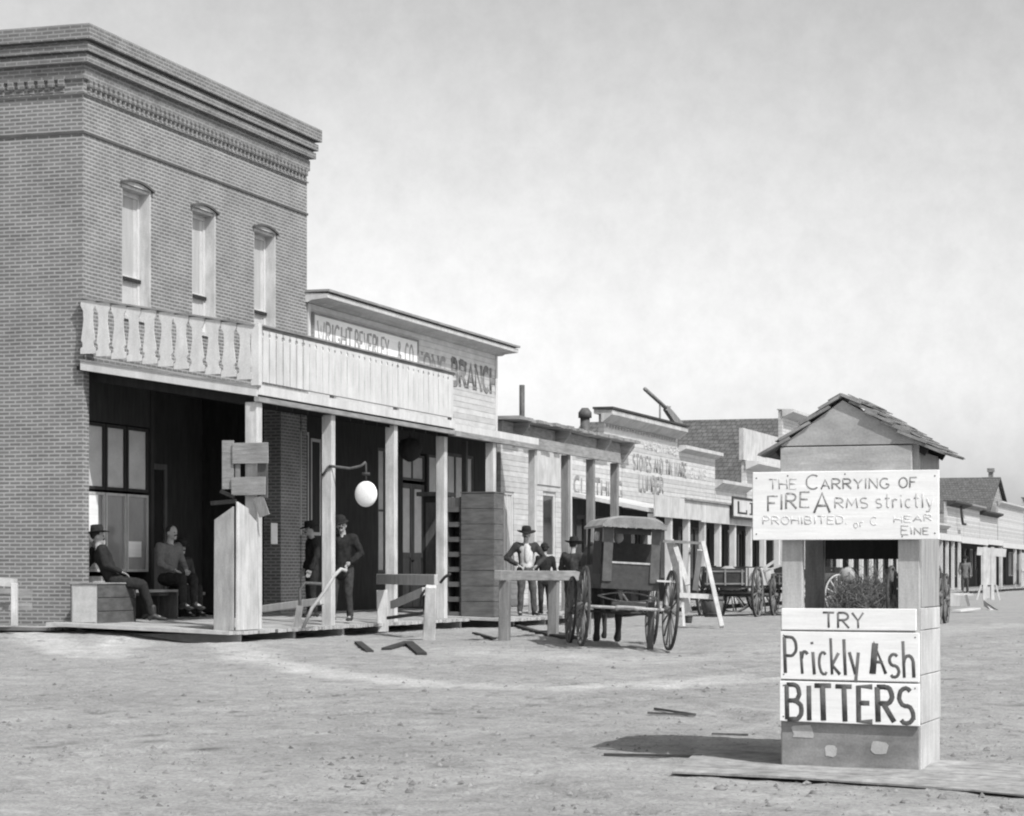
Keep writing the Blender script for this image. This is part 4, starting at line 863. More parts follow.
for i in range(8): MB().box(0, wid, 0, .022, i * h + .002, (i + 1) * h - .006).jitter(.003).build('plank', gp, r, .003); MB().box(wid - .02, wid, .024, .6, i * h + .002, (i + 1) * h - .006).build('plank', gp, r)
MB().box(0, .02, .024, .6, 0, H2).box(.02, wid - .02, .58, .6, 0, H2).build('back', M_MIDW, r); MB().box(-.01, wid + .01, -.01, .61, H2, H2 + .02).build('lid', gp, r)
r, wid, h, H2 = planked('slatted_rack', 'narrow dark slatted rack of shelves squeezed left of the tall planked crate', 446, 462, 497, 612, 2.33, .5, M_MIDW, cat='rack', zb=.19)
for i in range(8): MB().box(0, wid - .02, 0, .45, i * h, i * h + .09).build('shelf', mat('crate_plank', .12), r)
MB().box(0, .03, .01, .45, .0, H2).box(wid - .05, wid - .02, .01, .45, 0, H2).box(.03, wid - .05, .44, .46, 0, H2).build('frame', M_MIDW, r)
r, wid, h, H2 = planked('tall_dark_counter', 'dark cabinet with an overhanging flat top on the porch, left of the slatted rack', 422, 443, 492, 608, 1.6, .5, M_MIDW, cat='cabinet')
MB().box(.02, wid, 0, .5, 0, H2 - .08).build('body', M_DARKW, r); MB().box(-.09, wid + .05, -.06, .55, H2 - .08, H2).build('top', M_MIDW, r)
MB().box(.08, wid - .06, -.012, -.002, .1, H2 - .2).build('door', M_MIDW, r)
# ================================================================ RAILS, STICKS AND SHADOW BOARDS, PLOUGH
def beamw(name, label, cat, pts, wds, m_=M_GREYW, group=None, irr=.01): pass
HR = rthing('hitching_rail', 'rough hitching rail on stout posts in front of the standing men', 'hitching rail', 6.06, 1.72)
p0 = G(503, 641); r0 = row(p0.x, p0.y); HR.location = P(r0[0], r0[1], 0); OFF[HR.name] = Vector((r0[0], r0[1], 0))
MB().bar((r0[0], r0[1] - .25, .965), (r0[0] + .1, r0[1] + 4.6, .955), .13, .15).jitter(.008).build('rail', M_GREYH, HR, .01)
for ds in (0.05, 2.55, 4.4): MB().bar((r0[0], r0[1] + ds, -.1), (r0[0] + .02, r0[1] + ds, .89), .15, .15, up=(0, 1, 0)).jitter(.006).build('post', M_GREYW, HR, .01)
R2 = thing('street_barrier', 'short wooden barrier rail with a slanting brace between porch post and leaning street post', 'barrier', G(429, 641)); o_ = G(429, 641)
def wp(px, py, D): return W(px, D, 1 + (573 - py) / F * D) - o_
MB().bar(wp(378, 579, 40.3), wp(436, 580, 36.6), .06, .17).build('rail', M_LIGHTW, R2, .006)
MB().bar(wp(429, 642, 35.8), wp(431, 586, 35.6), .19, .16, up=(0, 1, 0), w2=.16).build('post', M_POST, R2, .01)
MB().bar(wp(392, 605, 39), wp(424, 591, 37.5), .06, .12).build('brace', M_LIGHTW, R2)
MB().bar(wp(383, 632, 39.9), wp(382, 590, 39.9), .18, .14, up=(0, 1, 0)).build('post', M_POST, R2, .01)
MB().bar(wp(388, 618, 39.4), wp(425, 613, 37.4), .05, .05).build('lower_rail', M_MIDW, R2)
MB().tube([wp(420, 608, 37), wp(421, 596, 37), wp(425, 590, 36.8)], .02, 6).tube([wp(440, 583, 36.7), wp(445, 577, 36.7), wp(450, 574, 36.6)], .025, 6).build('iron_bar', M_IRON, R2)
HR.location.z = 0
def ground_bar(name, label, cat, a, b_, w_, h_, m_, lift=.02, c=None):
    A = G(*a); Bp = G(*b_); o = MB().bar(Vector((0, 0, lift)), Bp - A + Vector((0, 0, lift)), w_, h_)
    if c: o.bar(Bp - A + Vector((0, 0, lift + .003)), G(*c) - A + Vector((0, 0, lift + .003)), w_, h_)
    o = o.build(name, m_); o.location = A; tag(o, label, cat); return o
ground_bar('shadow_board', 'dark V-shaped board standing in for the shadow below the barrier rail', 'board', (386, 656), (408, 650), .13, .03, M_SCRAPSHADE, c=(422, 660))  # bent dark bar in place of the barrier's cast shadow
ground_bar('shadow_board', 'small dark board standing in for a ground shadow, left of the V-shaped one', 'board', (358, 647), (370, 658), .10, .025, M_SCRAPSHADE)  # another piece of ground shadow laid as a solid bar
ground_bar('dark_board_or_shadow', 'short dark board laid as the hitching rail shadow, left of its post', 'board', (474, 634), (494, 640), .07, .025, M_SCRAPSHADE)  # shadow beside the rail post, built as a dark bar
ground_bar('scrap_stick', 'crossing dark sticks on the dirt in mid street', 'sticks', (648, 715), (695, 717), .03, .02, M_MIDW, c=(655, 711))
ground_bar('scrap_stick', 'thin dark stick lying in the dirt left of the sign box', 'sticks', (712, 736), (748, 737), .03, .015, M_MIDW)
ground_bar('shadow_strip', 'long thin dark lath laid on the dirt as the shadow of the sign box roof', 'lath', (604, 757), (702, 758.5), .045, .02, M_SCRAPSHADE)  # thin dark bar repeats the kiosk roof's shadow on the dirt
ground_bar('dark_board_or_shadow', 'dark board laid as the buggy shadow beside its left wheel', 'board', (543, 633), (573, 640), .3, .05, M_SCRAPSHADE)  # buggy's cast shadow built as a flat dark bar
ground_bar('dark_board_or_shadow', 'long dark board leaning low under the edge of the boardwalk behind the hitching rail', 'board', (508, 624), (536, 633), .1, .05, M_SCRAPSHADE)
# walking plough leaning at the second post
PL = thing('walking_plough', 'walking plough with two curved handles leaning before the second porch post', 'plough', G(305, 631)); o_ = G(305, 631)
MB().bar(wp(262, 609, 38), wp(322, 601, 37.2), .09, .11).build('beam', M_LIGHTW, PL, .008)
MB().tube([wp(303, 628, 36.3), wp(312, 608, 36.3), wp(324, 592, 36.3), wp(334, 576, 36.4), wp(341, 569, 36.5), wp(347, 571, 36.5)], .028, 8).build('handle', M_LIGHTW, PL)
MB().tube([wp(298, 628, 36.9), wp(300, 606, 36.9), wp(300, 590, 36.9), wp(305, 583, 37), wp(322, 584, 37)], .026, 8).build('handle', M_MIDW, PL)
MB().bar(wp(296, 631, 36.5), wp(300, 606, 36.6), .10, .05, up=(0, 1, 0)).build('standard', M_GREYW, PL)
MB().prism([(-.35, -.02), (-.05, .02), (.12, .30), (.02, .34), (-.18, .16)], 'y', .12, .16).build('share', M_IRON, PL)
# sawbuck / step at the left edge
LE = thing('wooden_hurdle', 'low wooden hurdle with two rails against the brick side wall at the left edge', 'hurdle', W(12, 35.0, .14)); o_ = W(12, 35.0, .14)
MB().bar(wp(14.5, 626, 34.8), wp(14.5, 583, 34.8), .09, .09, up=(0, 1, 0)).build('post', M_POST, LE, .006)
MB().bar(wp(-22, 580, 34.9), wp(17, 583, 34.9), .05, .12).build('rail', M_LIGHTW, LE)
for y in (592, 606): MB().bar(wp(-22, y, 35.1), wp(32, y + .5, 35.1), .05, .11).build('rail', M_GREYH, LE)
MB().bar(wp(-20, 626, 34.8), wp(-20, 583, 34.8), .09, .09, up=(0, 1, 0)).build('post', M_POST, LE)
# bench behind the crate and seated men
BE = thing('bench', 'plain bench along the shop window behind the seated man', 'bench', P(.1, .75, .28), -AL); OFF[BE.name] = Vector((0, 0, 0))
MB().box(0, .36, 0, 1.7, .42, .46).build('seat', M_GREYH, BE)
for y in (.08, 1.56): MB().box(.03, .33, y, y + .05, 0, .419).build('leg', M_MIDW, BE)
# ================================================================ PEOPLE
def skin_bm(chains, name='tmp', voxel=.016, extra=None, sub=1, smooth_it=4):
    """chains: list of [(pos, radius or (rx, ry)), ...]; shared end points (same coordinates) join; result is one closed surface"""
    mb = MB(); fw = Vector((0, 1, 0))
    for ch in chains:
        for (p, r), (q, r2) in zip(ch[:-1], ch[1:]):
            p = Vector(p); q = Vector(q)
            if (q - p).length < 1e-4: continue
            ra = r if isinstance(r, tuple) else (r, r); rb = r2 if isinstance(r2, tuple) else (r2, r2)
            d = (q - p).normalized(); f_ = fw if abs(d.dot(fw)) < .85 else Vector((0, 0, 1)); f_ = (f_ - d * f_.dot(d)).normalized(); a_ = d.cross(f_).normalized(); n = 12; vv = []
            rows_ = [(-.8, .6), (-.45, .89), (0, 1)]
            prof_ = [(p + d * (k * min(ra)), ra, s) for k, s in rows_] + [(q - d * (k * min(rb)), rb, s) for k, s in rows_[::-1]]
            for c, rr, s in prof_: vv += [c + (a_ * math.cos(2 * math.pi * i / n) * rr[0] + f_ * math.sin(2 * math.pi * i / n) * rr[1]) * s for i in range(n)]
            m_ = len(prof_); fs = [(i * n + k, i * n + (k + 1) % n, (i + 1) * n + (k + 1) % n, (i + 1) * n + k) for i in range(m_ - 1) for k in range(n)]
            fs += [tuple(range(n))[::-1], tuple((m_ - 1) * n + k for k in range(n))]; mb.add(vv, fs)
    if extra: mb.add(extra.v, extra.f)
    m2 = mb.mesh(name, None)
    if voxel:
        o = bpy.data.objects.new(name, m2); C.objects.link(o)
        r = o.modifiers.new('r', 'REMESH'); r.mode = 'VOXEL'; r.voxel_size = voxel; r.use_smooth_shade = True
        sm = o.modifiers.new('sm', 'SMOOTH'); sm.factor = .5; sm.iterations = smooth_it
        dg = bpy.context.evaluated_depsgraph_get(); m3 = bpy.data.meshes.new_from_object(o.evaluated_get(dg)); bpy.data.objects.remove(o); m2 = m3
    m2.materials.clear(); return m2
def folds(me, amp=.010, fr=9, seed=0):
    for v_ in me.vertices:
        c = v_.co; n = v_.normal; k = mn.noise(Vector((c.x * fr, c.y * fr, c.z * fr * .7 + seed))) + .6 * abs(mn.noise(Vector((c.x * fr * 2.2, c.y * fr * 2.2, c.z * fr * .9 + seed + 7)))) 
        v_.co = c + n * (amp * k)
    return me
def put(me, name, m_, parent):
    if name in ('coat', 'trousers', 'shirt'): folds(me, .016 if name != 'trousers' else .013, 11, random.uniform(0, 50))
    me.materials.append(m_); o = bpy.data.objects.new(name, me); C.objects.link(o); o.parent = parent; me.polygons.foreach_set('use_smooth', [True] * len(me.polygons)); return o
def hand(mb, wrist, dirn, side, palm_n):
    d = Vector(dirn).normalized(); n = Vector(palm_n); n = (n - d * n.dot(d)).normalized(); a = d.cross(n).normalized() * side
    w0 = Vector(wrist); mb.tube([w0 - d * .01, w0 + d * .03, w0 + d * .085], lambda t: .026 + .012 * t, 8, rf=.014, flat=tuple(n))
    for k, ln in enumerate((.072, .08, .075, .058)):
        b0 = w0 + d * .08 + a * (.027 - .018 * k); mb.tube([b0, b0 + d * ln * .45 - n * .006, b0 + d * ln * .8 - n * .022, b0 + d * ln * .9 - n * .036], lambda t: .0088 - .002 * t, 6)
    t0 = w0 + d * .03 + a * .028; mb.tube([t0, t0 + a * .022 + d * .025, t0 + a * .026 + d * .052 - n * .01], lambda t: .011 - .003 * t, 6)
def person(label, loc, rz, pose='stand', h=1.75, coat=M_WOOL, trousers=M_TROU, hat='brim', shirt=M_SHIRT, openc=False, J=None, group=None, look=0.0, vest=False, hatm=None):
    r = thing('person', label, 'person', loc, rz, group); k = h / 1.75
    j = dict(pel=(0, 0, .93), wst=(0, .005, 1.08), chs=(0, 0, 1.29), nck=(0, .0, 1.46), hd=(0, .03, 1.62),
             shL=(-.185, 0, 1.405), elL=(-.26, -.02, 1.13), wrL=(-.25, .09, .89), shR=(.185, 0, 1.405), elR=(.26, -.02, 1.13), wrR=(.25, .09, .89),
             hpL=(-.095, 0, .90), knL=(-.105, .03, .49), anL=(-.12, -.02, .09), toL=(-.14, .15, .035), hpR=(.095, 0, .90), knR=(.105, .03, .49), anR=(.12, -.02, .09), toR=(.14, .15, .035))
    if J: j.update(J)
    j = {a: Vector(b_) * k for a, b_ in j.items()}; v = lambda n: tuple(j[n]); mid = lambda a, b_, t=.5: tuple(j[a].lerp(j[b_], t))
    hd = j['hd']; up = (j['hd'] - j['nck']).normalized()
    # head with brow, nose, chin, ears
    rot = Matrix.Rotation(look, 3, 'Z'); ex = MB()
    def he(c, rr): ex.ell(hd + rot @ (Vector(c) * k), tuple(q * k for q in rr), 14, 10)
    he((0, 0, .02), (.076, .095, .098)); he((0, .02, -.045), (.055, .07, .06)); he((0, .078, -.085), (.028, .022, .02))
    he((-.078, -.005, -.01), (.012, .02, .03)); he((.078, -.005, -.01), (.012, .02, .03))
    ex.tube([hd + rot @ (Vector((0, .088, .02)) * k), hd + rot @ (Vector((0, .112, -.022)) * k)], lambda t: (.010 + .008 * t) * k, 8)
    ex.tube([hd + rot @ (Vector((-.028, .087, -.05)) * k), hd + rot @ (Vector((.028, .087, -.05)) * k)], .008 * k, 8)
    ch = [[(v('pel'), (.13 * k, .10 * k)), (v('wst'), (.12 * k, .09 * k)), (v('chs'), (.145 * k, .105 * k)), (v('nck'), (.055 * k, .055 * k)), (tuple(j['nck'].lerp(hd, .6)), (.05 * k, .05 * k))]]
    for s in 'LR':
        ch.append([(v('chs'), (.145 * k, .105 * k)), (v('sh' + s), (.06 * k, .06 * k)), (v('el' + s), (.042 * k, .042 * k)), (v('wr' + s), (.027 * k, .03 * k))])
        ch.append([(v('pel'), (.13 * k, .10 * k)), (v('hp' + s), (.09 * k, .09 * k)), (v('kn' + s), (.058 * k, .058 * k)), (v('an' + s), (.038 * k, .038 * k)), (v('to' + s), (.035 * k, .025 * k))])
    bme = skin_bm(ch, 'person_body', .014, ex)
    hb = MB()
    for s, sg_ in (('L', -1), ('R', 1)):
        d = j['wr' + s] - j['el' + s]; hand(hb, j['wr' + s], d, sg_, (-sg_, -.2, 0) if abs(d.normalized().z) > .5 else (0, 0, 1))
    hm = hb.mesh('h', None); bm = bmesh.new(); bm.from_mesh(bme); bm.from_mesh(hm); bm.to_mesh(bme); bm.free()
    put(bme, 'body', M_SKIN, r)
    for e in (-1, 1):
        c = hd + rot @ (Vector((e * .03, .089, .008)) * k); MB().ell(tuple(c), (.012 * k, .008 * k, .009 * k), 8, 6).build('eye', M_HAIR, r)
    # hair / moustache
    hr = MB(); hr.ell(hd + rot @ (Vector((0, -.018, .035)) * k), (.083 * k, .092 * k, .092 * k), 12, 8); hr.build('hair', M_HAIR, r)
    MB().tube([hd + rot @ (Vector((-.034, .09, -.046)) * k), hd + rot @ (Vector((0, .106, -.034)) * k), hd + rot @ (Vector((.034, .09, -.046)) * k)], .010 * k, 6).build('moustache', M_HAIR, r)
    # shirt, coat, trousers, boots
    o_ = .018 * k
    if openc:
        put(skin_bm([[(v('pel'), (.125 * k, .105 * k)), (v('wst'), (.125 * k, .105 * k)), (v('chs'), (.15 * k, .12 * k)), (mid('chs', 'nck', .8), (.065 * k, .065 * k))]], 'shirt', .016), 'shirt', shirt, r)
    sl = []
    tor = (.148, .115) if not openc else (.15, .1)
    cz = j['pel'].lerp(j['knL'].lerp(j['knR'], .5), .28) if pose == 'stand' else j['pel']
    back = Vector((0, -.028 * k if openc else 0, 0))
    T = [(tuple(cz + back), ((tor[0] + .03) * k, (tor[1] + .02) * k)), (tuple(j['pel'] + back), (tor[0] * k, (tor[1] + .005) * k)), (tuple(j['wst'] + back), ((tor[0] - .01) * k, tor[1] * k)), (tuple(j['chs'] + back), ((tor[0] + .022) * k, (tor[1] + .012) * k)), (tuple(j['chs'].lerp(j['nck'], .75) + back), (.075 * k, .07 * k))]
    if (cz - j['pel']).length < .01: T = T[1:]
    sl.append(T)
    for s in 'LR': sl.append([T[-2], (v('sh' + s), .078 * k), (mid('sh' + s, 'el' + s, .55), .064 * k), (v('el' + s), .056 * k), (mid('el' + s, 'wr' + s, .9), .043 * k)])
    put(skin_bm(sl, 'coat', .015), 'coat' if not vest else 'shirt', coat, r)
    if openc:
        # shirt front shows between the coat lapels
        cpos = j['chs'].lerp(j['wst'], .25) + Vector((0, .10 * k, 0)); MB().ell(tuple(cpos), (.062 * k, .05 * k, .20 * k), 12, 10).build('shirt_front', shirt, r)
    tl = [[(v('pel'), (.135 * k, .112 * k)), (mid('pel', 'wst', .6), (.125 * k, .1 * k))]]
    for s in 'LR': tl.append([(v('pel'), (.135 * k, .112 * k)), (v('hp' + s), .10 * k), (mid('hp' + s, 'kn' + s, .5), .088 * k), (v('kn' + s), .07 * k), (mid('kn' + s, 'an' + s, .92), .058 * k)])
    put(skin_bm(tl, 'trousers', .015), 'trousers', trousers, r)
    for s in 'LR':
        a, t = j['an' + s], j['to' + s]; f = (t - a); f.z = 0; f.normalize(); b0 = Vector((a.x, a.y, t.z + .012))
        put(skin_bm([[(tuple(a + Vector((0, 0, .12 * k))), .052 * k), (tuple(a), .05 * k), (tuple(b0 - f * .045), (.042 * k, .04 * k))], [(tuple(a), .05 * k), (tuple(b0 + f * .09 * k), (.044 * k, .036 * k)), (tuple(t + f * .03), (.04 * k, .024 * k))]], 'boot', .012), 'boot', M_LEATH, r)
    if hat:
        c = hd + up * .055 * k; hb = MB(); up2 = up
        pr2 = {'brim': [(.185, -.004), (.19, .006), (.10, .012), (.098, .05), (.088, .115), (.06, .125), (.0, .112)], 'derby': [(.125, -.0), (.13, .012), (.097, .012), (.098, .05), (.082, .10), (.045, .128), (.0, .133)]}[hat]
        hb.lathe([(a * k, b_ * k) for a, b_ in pr2[:-1]] + [(.004, pr2[-1][1] * k)], 18); q = up.to_track_quat('Z', 'Y').to_matrix()
        for vv in hb.v: 
            if hat == 'brim' and abs((vv.x ** 2 + vv.y ** 2) ** .5 - .187 * k) < .01: vv.z += .03 * (abs(vv.x) / .19) ** 2
            vv[:] = (q @ vv) + c
        hb.build('hat', hatm or M_WOOL, r)
    return r
def at_px(px, D, z): q = W(px, D, z); return q
# standing man by the second post
person('standing man in dark coat and hat right of the second porch post', at_px(343, 39.2, .205), math.radians(165), h=1.70, coat=M_WOOL, trousers=M_WOOL2, hat='derby', look=.25, J=dict(elL=(-.30, -.05, 1.15), wrL=(-.17, .12, .99), elR=(.25, -.03, 1.12), wrR=(.21, .10, .87), knR=(.12, .10, .50), anR=(.16, .10, .09), toR=(.22, .26, .035), hd=(.01, .05, 1.615), chs=(.01, .01, 1.29)))
person('dark-clad man half hidden behind the second porch post', at_px(312, 41.2, .235), math.radians(110), h=1.62, coat=M_WOOL, trousers=M_WOOL, hat='brim')
person('man in broad hat and open coat over white shirt behind the hitching rail', at_px(526, 46.0, .175), math.radians(190), h=1.68, openc=True, hat='brim', look=-.3, coat=M_WOOL2, trousers=M_TROU,
       J=dict(elL=(-.38, -.06, 1.17), wrL=(-.20, .06, 1.0), elR=(.40, -.05, 1.16), wrR=(.18, .09, 1.02), knL=(-.14, .04, .49), anL=(-.17, 0, .09), toL=(-.22, .15, .035)))
person('short person in dark jacket between the man in the broad hat and a grey post', at_px(545, 47.5, .18), math.radians(20), h=1.38, hat='derby', coat=M_WOOL, trousers=M_WOOL2)
person('man seen from behind in dark jacket beside the left buggy wheel', at_px(573, 46.5, 0), math.radians(-25), h=1.66, hat='brim', coat=M_WOOL2, trousers=M_WOOL2, J=dict(elL=(-.3, .04, 1.15), wrL=(-.18, .2, 1.1)))
# man seated on the crate: leaning on his elbow, legs over the side
SJ = dict(pel=(0, 0, .66), wst=(-.01, -.06, .80), chs=(-.03, -.15, .99), nck=(-.04, -.21, 1.14), hd=(-.04, -.22, 1.28), shL=(-.20, -.17, 1.09), shR=(.15, -.15, 1.09),
          elL=(-.22, -.38, .86), wrL=(-.14, -.28, 1.12), elR=(.24, -.10, .86), wrR=(.15, .12, .76),
          hpL=(-.09, .03, .63), hpR=(.09, .03, .63), knL=(-.07, .43, .58), knR=(.14, .44, .56), anL=(-.04, .50, .13), toL=(-.02, .66, .08), anR=(.16, .58, .12), toR=(.19, .74, .07))
person('man in black hat slumped on the wooden crate, head propped on his hand', P(.28, .40, .235) , -AL - math.radians(62), pose='sit', h=1.80, coat=M_WOOL, trousers=M_WOOL, hat='brim', J=SJ)
ST = dict(pel=(0, 0, .50), wst=(0, .02, .65), chs=(0, .03, .86), nck=(0, .05, 1.03), hd=(0, .09, 1.19), shL=(-.185, .03, .975), shR=(.185, .03, .975), elL=(-.24, .08, .72), wrL=(-.12, .28, .62), elR=(.24, .08, .72), wrR=(.12, .28, .62),
          hpL=(-.1, .02, .48), hpR=(.1, .02, .48), knL=(-.12, .44, .50), knR=(.12, .44, .50), anL=(-.12, .46, .10), toL=(-.13, .62, .04), anR=(.12, .46, .10), toR=(.13, .62, .04))
person('seated figure in pale work shirt on the bench in the shaded doorway', P(.30, 2.25, .29) + Vector((0, 0, .12)), -AL - math.radians(110), pose='sit', h=1.80, coat=M_SHIRT2, trousers=M_WOOL, hat=None, J=ST, vest=True)
person('seated man in the shaded doorway, right of the one in the pale shirt', P(.05, 3.15, .28), -AL - math.radians(120), pose='sit', h=1.65, coat=M_WOOL2, trousers=M_WOOL, hat='derby', J=ST)
BX = thing('porch_bench', 'low dark bench in the shaded doorway under the seated figures', 'bench', P(-.25, 1.95, .28), -AL); OFF[BX.name] = Vector((0, 0, 0))
MB().box(0, .55, 0, 1.7, .36, .41).build('seat', M_MIDW, BX)
for y in (.05, 1.55): MB().box(.04, .5, y, y + .06, 0, .359).build('leg', M_DARKW, BX)
# ================================================================ WHEELS AND VEHICLES
def wheel(name, c, R, parent, m_=M_WHEEL, spokes=14, axis='x', dish=.0, rw=.035, rt=.03, ss=.013, rz=0):
    """spoked wheel standing in the plane across the axle (axle along local x)"""
    c = Vector(c); pts = [(math.cos(2 * math.pi * i / 36) * R, math.sin(2 * math.pi * i / 36) * R) for i in range(36)]
    rim = MB(); n = 36
    for r0_, r1_ in ((R - rt, R),):
        vs = []
        for i in range(n):
            a = 2 * math.pi * i / n
            for rr, xx in ((r0_, -rw / 2), (r1_, -rw / 2), (r1_, rw / 2), (r0_, rw / 2)): vs.append(c + Vector((xx, math.cos(a) * rr, math.sin(a) * rr)))
        fs = [(i * 4 + q, i * 4 + (q + 1) % 4, ((i + 1) % n) * 4 + (q + 1) % 4, ((i + 1) % n) * 4 + q) for i in range(n) for q in range(4)]
        rim.add(vs, fs, True)
    w = thing(name, None, None, (0, 0, 0)); del_me = w
    hub = MB().tube([c + Vector((-.09, 0, 0)), c + Vector((-.03, 0, 0)), c + Vector((.03, 0, 0)), c + Vector((.09, 0, 0))], lambda t: .035 + .03 * math.sin(math.pi * t), 12)
    bpy.data.objects.remove(w)
    wo = hub.build('wheel', m_, parent)
    rim.build('rim', m_, wo)
    for i in range(spokes):
        a = 2 * math.pi * (i + .3) / spokes; d = Vector((0, math.cos(a), math.sin(a)))
        MB().tube([c + d * .045, c + d * (R - rt * .6)], ss, 5).build('spoke', m_, wo)
    tr_ = MB(); vs = []
    for i in range(n):
        a = 2 * math.pi * i / n
        for rr, xx in ((R + .001, -rw / 2 - .003), (R + .010, -rw / 2 - .003), (R + .010, rw / 2 + .003), (R + .001, rw / 2 + .003)): vs.append(c + Vector((xx, math.cos(a) * rr, math.sin(a) * rr)))
    tr_.add(vs, fs, True); tr_.build('tyre', M_IRON, wo)
    return wo
# covered buggy, seen from behind
bc = W(625, 33.1, 0); bc.z = -.03
BG = thing('covered_buggy', 'black covered buggy with pale fringed roof parked at the hitching rail, seen from behind', 'buggy', bc, rot=(0, math.radians(3.0), math.radians(6.5)))
OFF[BG.name] = Vector((0, 0, 0)); RW = .545; tw = .61
for sx_ in (-1, 1):
    wheel('wheel', (sx_ * tw, 0, RW), RW, BG); wheel('wheel', (sx_ * (tw - .02), 1.35, .47), .47, BG, spokes=12)
ax = M_WHEEL
MB().tube([(-tw, 0, RW), (tw, 0, RW)], .022, 8).build('axle', M_LIGHTW, BG); MB().tube([(-tw, 1.35, .47), (tw, 1.35, .47)], .02, 8).build('axle', M_IRON, BG)
MB().tube([(-.16, 0, RW - .01), (-.08, 0, RW + .02), (.08, 0, RW + .02), (.16, 0, RW - .01)], .035, 8).build('axle_block', M_LIGHTW, BG)
for sg_ in (1, -1):
    MB().tube([(-.42 + .84 * t, 0.0, .70 + sg_ * .065 * math.sin(math.pi * t)) for t in [i / 12 for i in range(13)]], .012, 6).build('leaf_spring', M_GREYW, BG)
MB().tube([(0, .02, RW), (0, 1.33, .5)], .03, 8).build('perch', M_WHEEL, BG)
bw_ = .40; z0 = .80
MB().box(-bw_, bw_, -.12, 1.45, z0, z0 + .05).build('floor', M_BUGGY, BG)
MB().box(-bw_, bw_, -.14, -.115, z0 + .001, 1.16).build('rear_panel', M_BUGGY, BG, .005)
for sx_ in (-1, 1):
    MB().box(sx_ * bw_ - .012, sx_ * bw_ + .012, -.11, 1.40, z0 + .051, 1.13).build('side_panel', M_BUGGY, BG)
    MB().box(sx_ * (bw_ - .07) - .065, sx_ * (bw_ - .07) + .065, -.165, -.141, .90, 1.68).build('rear_pillar', mat('dusty_leather', .10, .3), BG, .005)
    MB().bar((sx_ * bw_, 1.2, 1.13), (sx_ * bw_, 1.25, 1.68), .04, .04, up=(0, 1, 0)).build('front_pillar', M_BUGGY, BG)
    if sx_ < 0: MB().box(sx_ * bw_ - .02, sx_ * bw_ - .012, -.10, .62, 1.0, 1.66).build('side_curtain', M_LEATH, BG)
MB().box(-bw_ + .02, bw_ - .02, -.155, -.143, 1.155, 1.18).build('window_sill', M_LIGHTW, BG)
MB().box(-bw_ + .14, bw_ - .14, -.15, -.142, 1.56, 1.66).build('rear_curtain', M_LEATH, BG)
n = 12; top = [(-.455 + .91 * i / n, 1.665 + .14 * (1 - abs(2 * i / n - 1) ** 5)) for i in range(n + 1)]
MB().prism([(x, z) for x, z in top] + [(x * .985, z - .03) for x, z in top[::-1]], 'y', -.30, 1.42).build('roof', mat('dusty_roof_cloth', .34, .2, .9, (5, 5, 5), .4, .2), BG)
fr2 = MB()
for i in range(34): x = -.445 + i * .0265; fr2.box(x, x + .024, -.312, -.30, 1.652 - random.uniform(0, .012), 1.70 + .09 * (1 - abs(2 * i / 33 - 1) ** 3)) 
fr2.build('fringe', mat('roof_fringe', .24, .25), BG)
MB().box(-bw_ + .03, bw_ - .03, .35, .80, 1.02, 1.14).box(-bw_ + .03, bw_ - .03, .33, .38, 1.14, 1.45).build('seat', M_LEATH, BG)
for sx_ in (-1, 1): MB().lathe([(.02, -.05), (.04, -.04), (.045, .05), (.02, .08)], 10, (sx_ * .47, -.02, 1.50)).build('lamp', mat('brass_lamp', .3, .2, .4), BG) if sx_ < 0 else None
for sx_ in (-.3, .3): MB().tube([(sx_, 1.3, .55), (sx_, 1.8, .62), (sx_, 3.4, .95)], .025, 6).build('shaft', M_WHEEL, BG)
MB().box(.36, .62, -.22, .25, .93, .955).build('fender', M_WHITE, BG)
MB().box(-.25, .25, -.25, -.14, .58, .63).build('step', M_IRON, BG)
tag(MB().ell((0, 0, 0), (.07, .06, .09), 12, 8).jitter(.006).build('cloth_bundle', M_SHIRT), 'small white cloth bundle on the seat back inside the buggy', 'bundle').location = BG.matrix_basis @ Vector((-.12, .3, 1.53))
# horse in the shafts
hz_ = Matrix.Translation(bc) @ Matrix.Rotation(math.radians(6.5), 4, 'Z'); hp_ = hz_ @ Vector((.02, 1.75, 0)); hp_.z = 0
HO = thing('horse', 'dark horse standing in the shafts in front of the covered buggy', 'horse', hp_, math.radians(6.5))
hc = []
body = [((0, .0, 1.12), (.20, .24)), ((0, .3, 1.14), (.26, .27)), ((0, .75, 1.10), (.27, .29)), ((0, 1.15, 1.15), (.23, .28)), ((0, 1.42, 1.2), (.15, .22)), ((0, 1.68, 1.24), (.10, .16)), ((0, 1.88, 1.26), (.09, .12)), ((0, 2.05, 1.08), (.075, .09)), ((0, 2.17, .90), (.06, .06))]
hc.append(body)
for sx_ in (-1, 1):
    hc.append([body[0], ((sx_ * .15, .02, .98), .15), ((sx_ * .16, .16, .74), .10), ((sx_ * .155, -.10, .50), .065), ((sx_ * .155, -.05, .16), .046), ((sx_ * .155, .02, .05), .062)])
    hc.append([body[3], ((sx_ * .14, 1.2, .92), .11), ((sx_ * .145, 1.2, .66), .07), ((sx_ * .145, 1.21, .44), .05), ((sx_ * .145, 1.19, .13), .036), ((sx_ * .145, 1.24, .05), .052)])
ex = MB(); [ex.tube([(sx_ * .05, 1.84, 1.34), (sx_ * .06, 1.82, 1.46)], lambda t: .03 - .02 * t, 6) for sx_ in (-1, 1)]
put(skin_bm(hc, 'horse_body', .025, ex), 'body', M_HORSE, HO)
MB().tube([(0, -.16, 1.2), (0, -.24, 1.05), (0, -.24, .75), (0, -.22, .45)], lambda t: .06 + .05 * math.sin(math.pi * t), 8).build('tail', M_HAIR, HO)
